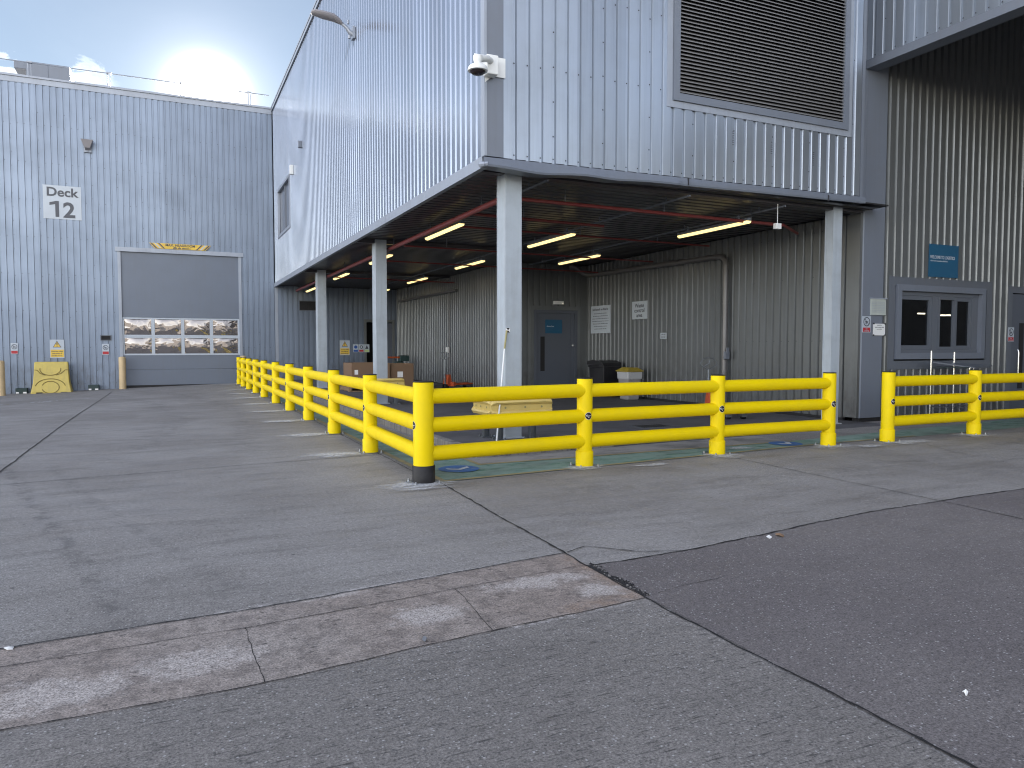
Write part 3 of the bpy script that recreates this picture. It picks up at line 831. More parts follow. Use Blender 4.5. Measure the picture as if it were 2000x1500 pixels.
mb.build('roof_trim', M['trimlight'], dk)
mb = MB(); mb.box(-26, 26, YD + 0.12, 70, ZR - 0.4, ZR - 0.02); mb.build('roof', M['trim'], dk)
mb = MB(); mb.box(-26, -25.9, YD + .12, 70, -.4, ZR - .4); mb.box(25.9, 26, YD + .12, 70, -.4, ZR - .4); mb.box(-26, 26, 69.9, 70, -.4, ZR - .4); mb.box(XW1 + .1, 26, YD + 0.05, YD + 0.11, -.4, ZR - .4)
mb.build('wall', M['trim'], dk)
# roof handrail
mb = MB()
for zr_ in (ZR + 0.76, ZR + 0.22):
    mb.tube([(-26, 35.95, zr_), (4.4, 35.95, zr_)], 0.022, 6)
for x in (-24.1, -21.3, -18.5, -15.7, -12.9, -10.5, -7.7, -4.95, -2.12, 0.69, 3.5):
    mb.tube([(x, 35.95, ZR - 0.05), (x, 35.95, ZR + 0.8)], 0.026, 6); mb.tube([(x + 0.1, 35.95, ZR - 0.05), (x + 0.1, 35.95, ZR + 0.7)], 0.016, 6)
    mb.box(x - .04, x + .14, 35.88, 36.02, ZR + 0.74, ZR + 0.80)
mb.build('handrail', M['trimlight'], dk)
# loading door
mb = MB(); frame(mb, PD, -1.90, 3.03, -0.4, 5.82, 0.12, -0.05, 0.03, sides='LRT'); pbox(mb, PD, -1.98, 3.12, 5.68, 5.86, 0.031, 0.09)
ld = mb.build('loading_door', M['trimlight'], dk)
mb = MB(); pbox(mb, PD, -1.78, 2.91, 2.90, 5.70, -0.12, -0.03)
pbox(mb, PD, -1.78, 2.91, 0.66, 1.27, -0.12, -0.035); pbox(mb, PD, -1.78, 2.91, -0.02, 0.652, -0.12, -0.035)
mb.build('panel', M['rollergrey'], ld)
mb = MB(); pbox(mb, PD, -1.78, 2.91, -0.2, -0.021, -0.12, -0.05); mb.build('rubber_seal', M['dark'], ld)
for r_ in range(2):
    for c_ in range(4):
        u0 = -1.78 + c_ * 1.1725; z0 = 1.275 + r_ * 0.81
        mb = MB(); frame(mb, PD, u0, u0 + 1.1725, z0, z0 + 0.808, 0.065, -0.12, -0.02); fr = mb.build('window', M['signwhite'], ld)
        mb = MB(); NX, NZ = 16, 12; rn = random.Random(c_ + 10 * r_); am = rn.uniform(.018, .028); ph = rn.uniform(0, 6)
        for j in range(NZ + 1):
            for i in range(NX + 1):
                a = i / NX; b_ = j / NZ
                bul = am * math.sin(PI * a) ** .8 * math.sin(PI * b_) ** .8 + .0022 * math.sin(a * 9 + ph) * math.sin(b_ * 7 + ph * 2) * math.sin(PI * a) * math.sin(PI * b_)
                mb.v.append(PD(u0 + 0.065 + 1.0425 * a, -.10 + bul, z0 + 0.065 + 0.678 * b_))
        for j in range(NZ):
            for i in range(NX): k_ = j * (NX + 1) + i; mb.f.append((k_, k_ + 1, k_ + NX + 2, k_ + NX + 1)); mb.m.append(0)
        mb.build('pane', M['doorglass'], fr, smooth=True)
# rooftop plant
mb = MB(); mb.box(-5.3, -3.67, 37.9, 39.4, ZR - 0.05, 13.86); mb.box(-5.75, -5.3, 38.0, 39.3, 13.55, 13.84); mb.box(-4.52, -4.49, 37.88, 37.9, ZR, 13.8)
tag(mb.build('rooftop_unit', M['trim'], bevel=.02), 'grey box shaped ventilation unit on the far roof behind the handrail', 'roof vent')
# undercroft doorway in the far wall
mb = MB(); frame(mb, PD, 8.60, 10.12, 0.05, 2.97, 0.12, -0.05, 0.03, sides='LRT'); fd = mb.build('doorway', M['cladin'], dk)
mb = MB(); pbox(mb, PD, 8.72, 10.0, 0.05, 2.85, -0.9, -0.85); mb.build('dark_passage', M['dark'], fd)
mb = MB(); mb.box(9.3, 10.0, YD + 0.02, YD + 0.07, 0.12, 2.8); fl_ = mb.build('door', M['doorgrey'], fd)
mb = MB(); mb.box(9.55, 9.62, YD - 0.02, YD + 0.01, 1.0, 2.1); mb.build('handle', M['chrome'], fl_)

# ================================================================== RIGHT HAND BUILDING with canopy hood
rb = thing('warehouse_building', 'dark shaded logistics building with sliding hatch window under a high canopy', 'building', (17, 11.5, 0))
PB = PY(YB)
mb = MB()
W1 = (14.31, 17.64, 1.20, 3.115)
clad(mb, PB, 14.03, 26, 0.10, 10.6, holes=[W1, (18.42, 20.2, 0, 3.05)], phase=14.05 - .15, screws=([0.3, 4.3, 6.2], [0.3, 3.4, 3.95, 4.5, 5.05, 5.6, 6.2]), seed=8, gw=0.045, fl=.022, depth=.046)
mb.build('cladding', [M['cladin'], M['screw']], rb)
mb = MB()
mb.box(13.40, 13.705, YB - 0.004, YB + .05, 0.09, 14); mb.box(13.71, 14.025, YB + 0.004, YB + .05, 0.09, 10.6)
mb.box(12.745, 13.395, YB + 0.0, YB + .05, ZS, 14)
mb.build('corner_trim', M['trim'], rb)
mb = MB(); mb.box(13.36, 13.399, YB + 0.001, 11.44, 0.09, 14); mb.build('corner_trim', M['trimlight'], rb)
mb = MB(); mb.box(13.40, 26, YB + 0.03, YB + 0.2, -0.05, 0.085); mb.build('plinth', M['dark'], rb)
# hood
mb = MB()
clad(mb, PX(XB), -7, YB - 0.005, 7.60, 14, phase=0.0, screws=([7.66], [7.66, 8.3, 8.9]), seed=9)
mb.build('hood_cladding', [M['clad'], M['screw']], rb)
mb = MB(); mb.box(XB - 0.02, XB + 0.05, -7, YB - .006, 7.42, 7.59); mb.box(XB + .051, XB + 0.30, -7, YB - .006, 7.42, 7.46); mb.build('hood_fascia', M['trim'], rb)
mb = MB()
mb.box(XB + 0.30, XB + 0.34, -7, YB - .006, 7.42, 10.6)
mb.box(XB + .30, 26, -7, YB - .006, 10.61, 10.7)
mb.box(25.9, 26, -7, YB - .006, 0.0, 10.6)
mb.box(XB + .36, 25.9, -7, -6.9, 7.42, 10.6)
mb.build('hood_lining', M['trimdark'], rb)
mb = MB(); mb.box(13.5, 26, YB + .25, YD, 10.7, 10.8); mb.box(13.45, 26, YB + .06, YB + .2, 10.7, 14); mb.box(25.9, 26, YB + .25, YD, 0, 10.7); mb.build('roof', M['trim'], rb)
# hatch window: outer flashing, second frame, reveal, sashes
mb = MB(); frame(mb, PB, 14.20, 17.74, 1.12, 3.15, 0.19, -0.03, 0.006); win = mb.build('window', M['trimdark'], rb)
mb = MB(); frame(mb, PB, 14.43, 17.46, 1.345, 2.985, 0.135, -0.16, 0.045); mb.build('frame', M['trim'], win)
mb = MB()
pbox(mb, PB, 14.57, 17.32, 1.481, 1.56, -0.15, -0.05); pbox(mb, PB, 14.57, 17.32, 2.76, 2.848, -0.15, -0.05)
pbox(mb, PB, 17.12, 17.32, 1.561, 2.759, -0.15, -0.06)
pbox(mb, PB, 15.71, 15.90, 1.561, 2.759, -0.149, -0.055)
frame(mb, PB, 14.575, 15.705, 1.562, 2.758, 0.09, -0.145, -0.065)
frame(mb, PB, 15.905, 16.51, 1.562, 2.758, 0.06, -0.125, -0.045)
frame(mb, PB, 16.515, 17.115, 1.562, 2.758, 0.085, -0.148, -0.075)
mb.build('sash', M['trimdark'], win)
for a, b_, c_, d__ in ((14.66, 15.62, 1.65, 2.67), (15.96, 16.45, 1.62, 2.70), (16.60, 17.03, 1.645, 2.675)):
    mb = MB(); pbox(mb, PB, a, b_, c_, d__, -0.115, -0.105); mb.build('pane', M['glass'], win)
mb = MB()   # dark office behind the hatch
mb.box(14.0, 22.3, YB + 6.0, YB + 6.05, 0, 3.4); mb.box(14.0, 14.05, YB + .21, YB + 6, 0, 3.4); mb.box(22.25, 22.3, YB + .21, YB + 6, 0, 3.4); mb.box(14, 22.3, YB + .21, YB + 6, 3.4, 3.45); mb.box(14, 22.3, YB + .21, YB + 6, 0, 0.05)
mb.box(14.06, 14.4, YB + .205, YB + .208, 0, 3.4); mb.box(14.4, 18.2, YB + .205, YB + .208, 3.0, 3.4); mb.box(14.4, 18.2, YB + .205, YB + .208, 0, 1.4)
mb.build('office_interior', paint('office_wall', (0.035, 0.034, 0.03), 0.7, 0, 0), rb)
mb = MB()
for a, b_, yy, zz in ((18.46, 18.72, 13.5, 2.51), (17.68, 17.86, 12.3, 2.40), (17.91, 18.09, 12.3, 2.405)): mb = MB(); mb.box(a, b_, yy, yy + 0.04, zz, zz + 0.035); mb.build('office_light', M['tubeb'], rb)
# door at the right edge
mb = MB(); frame(mb, PB, 18.36, 20.3, 0.1, 3.08, 0.16, -0.03, 0.01, sides='LRT'); df = mb.build('door_frame', M['trimdark'], rb)
mb = MB(); pbox(mb, PB, 18.55, 20.1, 0.1, 2.9, -0.09, -0.03); dd = mb.build('door', M['doorgrey'], rb)
mb = MB(); pbox(mb, PB, 18.88, 19.05, 0.6, 2.2, -0.028, -0.02); mb.build('vision_panel', M['dark'], dd)
mb = MB(); mb.tube([(18.76, YB - .03, 0.75), (18.76, YB - .05, 0.8), (18.76, YB - .05, 1.5), (18.76, YB - .03, 1.55)], 0.016, 8); mb.build('handle', M['chrome'], dd)

# ================================================================== unseen pale warehouse added behind the viewer to reflect light onto cladding and panes
bk = thing('warehouse_building', 'plain pale warehouse added out of view behind the viewer as a reflector for cladding and door panes', 'building', (5, -30, 0))
mb = MB()
clad(mb, lambda u, n, z: (u, -24 + n, z), -40, 45, 0.0, 7.0, phase=-40, holes=[(-6, -1, 0, 4.6), (6, 11, 0, 4.6)])
mb.build('cladding', [paint('pale_cladding', (0.50, 0.47, 0.43), .5, 0, .2), M['screw']], bk)
mb = MB(); mb.box(-40, 45, -60, -24.1, 6.8, 7.1); mb.box(-40, 45, -60, -59.9, 0, 6.8); mb.box(-40, -39.9, -59.9, -24.1, 0, 6.8); mb.box(44.9, 45, -59.9, -24.1, 0, 6.8); mb.build('roof', M['trim'], bk)
for u in (-6, 6): mb = MB(); mb.box(u, u + 5, -24.2, -24.12, 0, 4.6); mb.build('loading_door', M['trimdark'], bk)

# ================================================================== SAFETY BARRIERS
def ring_lathe(prof, n=36):
    mb = MB(); mb.lathe(prof, n=n); return mb
def make_post(kind):
    """post standing at the origin; sub-parts: cap, sleeve, base plate, badge"""
    if kind == 'corner': r, rs, top = 0.122, 0.135, 1.195
    else: r, rs, top = 0.105, 0.119, 1.185
    p = ring_lathe([(r, 0.02), (r, top - 0.012), (r - 0.004, top - 0.004), (r - 0.010, top)]).build('post', M['yellow'], smooth=True, loc=(0, 0, 0))
    ring_lathe([(r - 0.006, top + 0.0005), (r + 0.001, top + 0.004), (r + 0.0, top + 0.011), (r - 0.02, top + 0.014)]).build('cap', M['black'], p, smooth=True)
    sl = ring_lathe([(rs, 0.012), (rs, 0.205), (rs - 0.006, 0.214), (r + 0.0015, 0.216)])
    sl.build('sleeve', M['black'] if kind == 'corner' else M['yellow'], p, smooth=True)
    b = MB(); w = 0.165 if kind != 'corner' else 0.175
    pts = []
    for cx, cy, a0 in ((w - .03, w - .03, 0), (-w + .03, w - .03, 90), (-w + .03, -w + .03, 180), (w - .03, -w + .03, 270)):
        for q in range(4): a = R(a0 + q * 30); pts.append((cx + .03 * math.cos(a), cy + .03 * math.sin(a)))
    b.prism(pts, lambda u, v, d: (u, v, d), 0.001, 0.012, 0)
    for sx in (-1, 1):
        for sy in (-1, 1):
            b.lathe([(0.018, 0.012), (0.018, 0.02), (0.011, 0.021), (0.011, 0.042), (0.006, 0.045)], sx * (w - .032), sy * (w - .032), 8, 1)
    b.build('base_plate', [M['steel'], M['bolt']], p)
    return p, r
def badge(p, r, ang, z=0.69, R_=0.047):
    mb = MB()
    def q(u, v, e):  # u: arc metres, v: height
        a = ang + u / r
        return ((r + e) * math.cos(a), (r + e) * math.sin(a), z + v)
    n = 28
    def disc(rad, e, mi):
        rings = [0.0, rad * 0.5, rad]
        base = len(mb.v); mb.v.append(q(0, 0, e))
        for rr_ in rings[1:]:
            for k in range(n): mb.v.append(q(rr_ * math.cos(2 * PI * k / n), rr_ * math.sin(2 * PI * k / n), e))
        for k in range(n):
            k2 = (k + 1) % n
            mb.f.append((base, base + 1 + k, base + 1 + k2)); mb.m.append(mi)
            mb.f.append((base + 1 + k, base + 1 + n + k, base + 1 + n + k2, base + 1 + k2)); mb.m.append(mi)
    disc(R_ + 0.003, 0.0012, 1); disc(R_, 0.0022, 0)
    def stroke(pts, w):
        for (a, b_), (c, d) in zip(pts[:-1], pts[1:]):
            L = math.hypot(c - a, d - b_) or 1; nx, ny = -(d - b_) / L * w, (c - a) / L * w
            mb.poly([q(a - nx, b_ - ny, .0032), q(c - nx, d - ny, .0032), q(c + nx, d + ny, .0032), q(a + nx, b_ + ny, .0032)], 1)
    stroke([(-0.036, 0.010), (-0.031, 0.016), (-0.028, 0.004), (-0.030, -0.004)], 0.0022)
    stroke([(-0.029, 0.003), (-0.020, 0.014), (-0.012, 0.018)], 0.0018)
    stroke([(-0.029, 0.003), (-0.020, -0.004), (-0.015, 0.004), (-0.010, -0.003), (-0.004, 0.004), (0.001, -0.003), (0.007, 0.005), (0.012, -0.002), (0.017, 0.006), (0.022, 0.0), (0.028, 0.006), (0.035, 0.002)], 0.0021)
    stroke([(-0.004, -0.018), (0.006, -0.018)], 0.0055)
    mb.build('badge', [M['black'], M['badgewhite']], p)

RAILZ = (0.345, 0.685, 1.025)
def make_barrier(root, posts, sleeve_skip=()):
    """posts: (x, y, kind, badge angle)"""
    protos = {}
    for i, (x, y, kind, ang) in enumerate(posts):
        key = (kind, ang)
        if key not in protos:
            p, r = make_post(kind); badge(p, r, ang)
            protos[key] = p; o = p
            o.parent = root
        else:
            o = copy_tree(protos[key], root)
        o.location = Vector((x, y, gz(x, y))) - root.location
    for (a, b_) in zip(posts[:-1], posts[1:]):
        va = Vector((a[0], a[1], 0)); vb = Vector((b_[0], b_[1], 0)); d = (vb - va).normalized()
        for z in RAILZ:
            mb = MB()
            p0 = va + d * 0.02; p1 = vb - d * 0.02
            z0 = z + gz(a[0], a[1]); z1 = z + gz(b_[0], b_[1])
            rr_ = 0.091
            e0 = va + d * 0.155; e1 = vb - d * 0.155
            mb.tube([(p0.x, p0.y, z0), (e0.x, e0.y, z0), (e1.x, e1.y, z1), (p1.x, p1.y, z1)], rr_, 28)
            mb.build('rail', M['yellow'], root, smooth=True)
L_ = PI; F_ = -PI / 2
bar = thing('safety_barrier', 'long yellow three rail barrier turning the corner at a post with a black foot', 'barrier', (2.70, 8.27, 0))
left_y = [34.1, 32.1, 29.8, 27.35, 24.85, 22.0, 19.3, 16.55, 13.77, 11.05]
posts = [(2.76, y, 'std', L_) for y in left_y] + [(2.70, 8.27, 'corner', L_), (5.05, 8.53, 'std', F_), (7.42, 8.65, 'std', F_), (9.73, 8.66, 'std', F_)]
make_barrier(bar, posts)
bar2 = thing('safety_barrier', 'shorter yellow three rail barrier in front of the hatch window', 'barrier', (11.06, 8.62, 0))
make_barrier(bar2, [(11.06, 8.61, 'std', F_), (13.40, 8.64, 'std', F_), (15.75, 8.66, 'std', F_), (18.1, 8.68, 'std', F_)])

# drilling dust round the post feet
def dust_mat():
    m, nt, b = newmat('drilling_dust')
    uv = nt.nodes.new('ShaderNodeUVMap')
    v = vm(nt, 'SUBTRACT', uv.outputs[0], (0.5, 0.5, 0)).outputs[0]
    d = vm(nt, 'LENGTH', v).outputs['Value']
    n1 = noise(nt, pos(nt, (1.0, 3.2, 1)), 3.4, 6, 0.7, 0.4)
    n2 = noise(nt, pos(nt), 30, 4, 0.7)
    s_ = mth(nt, 'ADD', mth(nt, 'MULTIPLY', maprange(nt, d, 0.5, 0.05), 0.42), mth(nt, 'MULTIPLY', n1, 1.05))
    a = maprange(nt, s_, 0.66, 0.98)
    a = mth(nt, 'MULTIPLY', a, maprange(nt, n2, 0.3, 0.65, 0.35, 1.0))
    a = mth(nt, 'MULTIPLY', a, maprange(nt, d, 0.5, 0.40))
    b.inputs['Base Color'].default_value = (0.60, 0.62, 0.64, 1); b.inputs['Roughness'].default_value = 0.9
    nt.links.new(mth(nt, 'MULTIPLY', a, 0.8), b.inputs['Alpha'])
    return m
dm = dust_mat()
mb = MB(); uvs = []
rn = random.Random(5)
for (x, y, k_, a_) in posts + [(11.06, 8.61, 0, 0), (13.4, 8.64, 0, 0), (15.75, 8.66, 0, 0)]:
    far = y > 12
    sx, sy, ox, oy = rn.uniform(0.55, 0.75), rn.uniform(0.35, 0.5), rn.uniform(-0.15, 0.1), rn.uniform(-0.25, -0.05)
    if x == 2.70: sx, sy, ox, oy = 0.80, 0.55, -0.12, -0.16
    if x == 2.76: sx, sy, ox, oy = 0.85, 0.5, -0.55, -0.1
    if abs(x - 11.06) < .1: sx, ox = 1.0, 0.2
    cx, cy = x + ox, y + oy; zz = 0.0175
    mb.poly([(px, py, gz(px, py) + zz) for px, py in ((cx - sx, cy - sy), (cx + sx, cy - sy), (cx + sx, cy + sy), (cx - sx, cy + sy))])
    uvs += [(0, 0), (1, 0), (1, 1), (0, 1)]
for (cx, cy, sx, sy, sl_) in ((8.2, 9.0, .5, .25, 0), (10.3, 8.3, .6, .2, 0), (5.9, 8.2, .5, .18, 0)):
    mb.poly([(cx + dx * sx, cy + dy * sy + dx * sx * sl_, .0128) for dx, dy in ((-1, -1), (1, -1), (1, 1), (-1, 1))]); uvs += [(0, 0), (1, 0), (1, 1), (0, 1)]
o_ = mb.build('drilling_dust', dm, loc=(0, 0, 0)); o_['kind'] = 'stuff'
uvl = o_.data.uv_layers.new(name='UVMap')
for i, uv in enumerate(uvs): uvl.data[i].uv = uv

# ================================================================== armco style column guards
def guard(label, x0, x1, y0, zc, wing, root_loc, legs):
    t = thing('column_guard', label, 'column guard', root_loc, 'yellow guards round the columns')
    prof = [(-0.135, 0.0), (-0.125, 0.045), (-0.085, 0.065), (-0.055, 0.04), (-0.05, 0.012), (0.05, 0.012), (0.055, 0.04), (0.085, 0.065), (0.125, 0.045), (0.135, 0.0), (0.12, -0.02), (-0.12, -0.02)]
    def beam(a, b_, nx, ny, name):
        a = Vector(a); b_ = Vector(b_); d = (b_ - a).normalized(); n = Vector((nx, ny, 0))
        secs = [(a - d * 0.05, 0.25), (a - d * 0.03, 0.75), (a + d * 0.03, 1.0), (b_ - d * 0.03, 1.0), (b_ + d * 0.03, 0.75), (b_ + d * 0.05, 0.25)]
        mb = MB(); rings = []
        for c, sc in secs:
            base = len(mb.v)
            for (v, e) in prof: mb.v.append(tuple(c + n * (e * sc + 0.0) + Vector((0, 0, v * (0.35 + 0.65 * sc)))))
            rings.append(base)
        k = len(prof)
        for r0, r1 in zip(rings[:-1], rings[1:]):
            for q in range(k): mb.f.append((r0 + q, r0 + (q + 1) % k, r1 + (q + 1) % k, r1 + q)); mb.m.append(0)
        mb.f.append(tuple(rings[0] + q for q in range(k))); mb.m.append(0); mb.f.append(tuple(rings[-1] + q for q in range(k))); mb.m.append(0)
        L = (b_ - a).length
        for s_ in (0.2, 0.55, 0.85):
            c = a + d * (L * s_) + n * 0.02
            e1 = d * 0.018
            mb.poly([tuple(c + e1 * math.cos(q * PI / 4) + Vector((0, 0, 0.018 * math.sin(q * PI / 4)))) for q in range(8)], 1)
        mb.build(name, [M['guardyellow'], M['poleolive']], t, smooth=True)
    beam((x0, y0, zc), (x1, y0, zc), 0, -1, 'rail')
    beam((x0 - 0.02, y0 + 0.06, zc), (x0 - 0.02, y0 + wing, zc), -1, 0, 'rail')
    for lx, ly in legs:
        mb = MB(); z0 = 0.1
        mb.box(lx - 0.05, lx - 0.04, ly - .05, ly + .05, z0, zc + .08); mb.box(lx + .04, lx + .05, ly - .05, ly + .05, z0, zc + .08); mb.box(lx - .0395, lx + .0395, ly - .005, ly + .005, z0, zc + .08)
        mb.box(lx - 0.1, lx + 0.1, ly - 0.1, ly + 0.1, z0, z0 + 0.015)
        for sx in (-1, 1):
            for sy in (-1, 1): mb.lathe([(0.012, z0 + .015), (0.012, z0 + 0.04)], lx + sx * .075, ly + sy * .075, 6)
        mb.build('leg', M['steel'], t)
guard('yellow guard rail wrapped round the foot of the nearest corner column', 4.66, 5.66, 10.70, 0.64, 0.75, (5.1, 10.9, 0.1), [(4.82, 10.84), (5.42, 10.84), (4.80, 11.35)])
guard('yellow guard rail wrapped round the second column beside the cardboard boxes', 4.66, 5.60, 18.90, 0.66, 0.85, (5.1, 19.1, 0.1), [(4.82, 19.04), (5.45, 19.04)])

# leaning pole and survey target on the corner column
t = thing('leaning_pole', 'thin white pole with olive tip leaning against the corner column', 'pole', (5.0, 11.05, 0.1))
mb = MB(); mb.tube([(4.62, 10.50, 0.1), (4.955, 10.93, 1.58)], 0.014, 8); mb.build('shaft', M['white'], t, smooth=True)
mb = MB(); mb.tube([(4.955, 10.93, 1.581), (5.02, 10.985, 1.88)], 0.016, 8); mb.build('tip', M['poleolive'], t, smooth=True)
t = thing('survey_target', 'tiny black and white cross target stuck on the corner column', 'target sticker', (5.045, 10.995, 1.85))
mb = MB(); mb.box(5.012, 5.085, 10.995, 10.9995, 1.845, 1.925); mb.build('plate', M['badgewhite'], t)
mb = MB(); xm, zm = 5.0485, 1.885
mb.poly([(xm, 10.994, zm), (xm - .033, 10.994, zm + .038), (xm + .033, 10.994, zm + .038)]); mb.poly([(xm, 10.994, zm), (xm - .033, 10.994, zm - .038), (xm + .033, 10.994, zm - .038)])
mb.build('mark', M['black'], t)

# ================================================================== undercroft lights and services
def tube_light():
    t = thing('tube_light', 'x', 'tube light', (0, 0, 0))
    mb = MB(); mb.box(-0.05, 0.05, 0, 2.3, 0.05, 0.11); mb.box(-0.015, 0.015, 0.3, 0.33, 0.11, 0.22); mb.box(-0.015, 0.015, 1.95, 1.98, 0.11, 0.22)
    mb.build('housing', M['trim'], t)
    mb = MB()
    pr = [(0.062 * math.cos(R(a)), 0.05 + 0.055 * math.sin(R(a))) for a in range(180, 361, 20)]
    mb.prism(pr, lambda u, v, d: (u, d, v), 0.015, 2.285)
    mb.build('diffuser', M['tube'], t)
    return t
proto = tube_light(); first = True
LIGHTS = [(5.62, 14.55, 'above the red pipe just left of the corner column'), (5.68, 20.2, 'mostly hidden behind the second column'), (5.72, 25.85, 'in the left row between second and third columns'), (5.82, 32.6, 'farthest in the left row beside the third column'),
          (8.42, 14.75, 'nearest of the middle row right of the corner column'), (8.56, 20.4, 'second of the middle row left of the corner column'), (8.74, 26.3, 'third of the middle row near the far wall'), (8.92, 32.2, 'farthest and smallest of the middle row'),
          (10.84, 11.75, 'nearest and longest by the right hand wall'), (10.98, 17.8, 'second of the right row above the grey door')]
for x, y, lb in LIGHTS:
    o = proto if first else copy_tree(proto); first = False
    o.location = (x, y, 4.15); o['label'] = 'lit tube light, ' + lb; o['group'] = 'tube lights under the soffit'
mb = MB()
for i, (x, y1) in enumerate(((5.74, 35.0), (8.66, 34.5), (10.98, 22.2))):
    mb = MB(); mb.box(x - 0.015, x + 0.015, Y0 + 0.3, y1, ZS - 0.12, ZS - 0.09)
    yy = Y0 + 1
    while yy < y1: mb.box(x - .008, x + .008, yy, yy + .016, ZS - 0.089, ZS - .001); yy += 2.4
    tag(mb.build('cable_trunking', M['trim']), 'thin pale cable trunking under the soffit over the ' + ('left', 'middle', 'right')[i] + ' row of tube lights', 'cable trunking', 'cable trunking under the soffit')
t = thing('sprinkler_pipe', 'red sprinkler main running along the left side under the soffit', 'sprinkler pipe', (5.42, 20, 4.2))
mb = MB(); mb.tube([(5.42, 11.9, 4.24), (5.42, 35.3, 4.24)], 0.055, 10); mb.build('pipe', M['red'], t, smooth=True)
mb = MB()
for y in range(13, 35, 3): mb.box(5.41, 5.43, y, y + .02, 4.29, ZS - .001)
mb.build('hanger', M['trimdark'], t)
for y, x1, r_, z_, lb in ((11.88, 11.9, 0.034, 4.2, 'nearest red sprinkler branch pipe crossing under the soffit'), (13.6, 8.5, 0.03, 4.2, 'short red sprinkler branch pipe behind the nearest one'), (15.1, 12.6, 0.022, 4.2, 'red sprinkler branch pipe over the nearest middle tube light'), (18.2, 13.1, 0.022, 4.15, 'thin red sprinkler branch pipe above the grey door approach'), (21.3, 13.1, 0.022, 4.12, 'thin red sprinkler branch pipe close to the grey door wall'), (27.0, 10.1, 0.022, 4.12, 'far red sprinkler branch pipe near the boxes')):
    t = thing('sprinkler_pipe', lb, 'sprinkler pipe', (8, y, z_), 'sprinkler branch pipes')
    mb = MB(); mb.tube([(5.46, y, z_ + .03), (x1, y, z_)], r_, 8)
    if y == 11.88: mb.tube([(11.9, y, z_), (13.05, 12.6, z_)], 0.03, 8)
    mb.build('pipe', M['red'], t, smooth=True)
    mb = MB()
    x = 6.6
    while x < x1: mb.box(x - .007, x + .007, y - .007, y + .007, z_ + r_, ZS - .001); x += 2.2
    mb.build('hanger', M['trimdark'], t)
t = thing('junction_box', 'small pale grey box hanging on a rod near the right hand column', 'junction box', (10.9, 11.05, 4.0))
mb = MB(); mb.box(10.83, 10.97, 11.0, 11.08, 3.93, 4.04); mb.build('box', M['white'], t, bevel=.006)
mb = MB(); mb.tube([(10.9, 11.04, 4.04), (10.9, 11.04, ZS - .001)], 0.008, 6); mb.build('rod', M['white'], t)
t = thing('drain_pipe', 'thick grey drain pipe running along the right wall then down to the floor', 'pipe', (13.15, 15.1, 0.05))
mb = MB()
mb.tube([(12.55, 22.28, 4.42), (12.75, 22.2, 4.36), (13.0, 22.1, 4.15), (13.14, 21.9, 4.08), (13.16, 20, 4.055), (13.16, 15.5, 3.995), (13.16, 15.25, 3.97), (13.16, 15.12, 3.86), (13.16, 15.1, 3.7), (13.16, 15.1, 0.05)], 0.075, 12)
mb.build('pipe', M['pipe'], t, smooth=True)
mb = MB()
for y in (17.0, 19.5): mb.tube([(13.16, y, 4.015 + (y - 17) * .015), (13.16, y + .1, 4.016 + (y - 17) * .015)], 0.086, 12)
for z in (2.75, 0.95, 0.75): mb.tube([(13.16, 15.1, z), (13.16, 15.1, z + .06)], 0.088, 12)
mb.build('collar', M['pipe'], t, smooth=True)
t = thing('drain_pipe', 'thin dark pipe along the long inner wall above the pallet truck', 'pipe', (10.12, 27.7, 0.1))
mb = MB(); mb.tube([(10.12, 34.8, 3.83), (10.12, 27.1, 3.83), (10.12, 26.9, 3.83)], 0.055, 8); mb.tube([(10.14, 27.7, 3.78), (10.14, 27.7, 0.12)], 0.025, 6); mb.build('pipe', M['pipe'], t)
mb = MB(); mb.box(10.08, 10.17, 27.78, 27.96, 1.4, 1.62); tag(mb.build('switch_box', M['white'], bevel=.005), 'tiny pale switch box on the long inner wall beside the thin pipe', 'switch box')
mb = MB(); mb.box(13.05, 13.2, 14.95, 15.02, 1.3, 1.5); mb.box(13.08, 13.16, 14.93, 14.95, 1.45, 1.6); tag(mb.build('hose_tap', M['trim'], bevel=.01), 'grey hose tap fitting on the downpipe beside the loop handle', 'tap')

# ================================================================== signs
def plate(mb, face, u0, u1, z0, z1, n=0.012, mi=0):
    pbox(mb, face, u0, u1, z0, z1, 0.004, n, mi)
def board(label, face, u0, u1, z0, z1, mat, cat='sign', group=None, n=0.014, name='wall_sign'):
    c = face((u0 + u1) / 2, 0.0, z0)
    t = thing(name, label, cat, c, group)
    mb = MB(); plate(mb, face, u0, u1, z0, z1, n); mb.build('board', mat, t)
    return t
def dashes(t, face, lines, mat, n=0.018, sd=1, name='lettering'):
    """lines: (u0, u1, z, h): rows of small illegible words"""
    rn = random.Random(sd); mb = MB()
    for u0, u1, z, h in lines:
        u = u0
        while u < u1 - 1e-4:
            w = min(rn.uniform(1.6, 4.2) * h, u1 - u)
            e = u + w
            uu = u
            while uu < e - 0.2 * h:
                cw = 0.42 * h; hh = h * rn.choice((0.7, 0.7, 0.7, 1.0))
                mb.poly([face(uu, n, z), face(min(uu + cw, e), n, z), face(min(uu + cw, e), n, z + hh), face(uu, n, z + hh)])
                uu += 0.58 * h
            u = e + 0.35 * h
    return mb.build(name, mat, t)
def ringpoly(mb, face, cu, cz_, r0, r1, n_=0.018, seg=28, mi=0):
    for k in range(seg):
        a, b_ = 2 * PI * k / seg, 2 * PI * (k + 1) / seg
        mb.poly([face(cu + r0 * math.cos(a), n_, cz_ + r0 * math.sin(a)), face(cu + r1 * math.cos(a), n_, cz_ + r1 * math.sin(a)), face(cu + r1 * math.cos(b_), n_, cz_ + r1 * math.sin(b_)), face(cu + r0 * math.cos(b_), n_, cz_ + r0 * math.sin(b_))], mi)
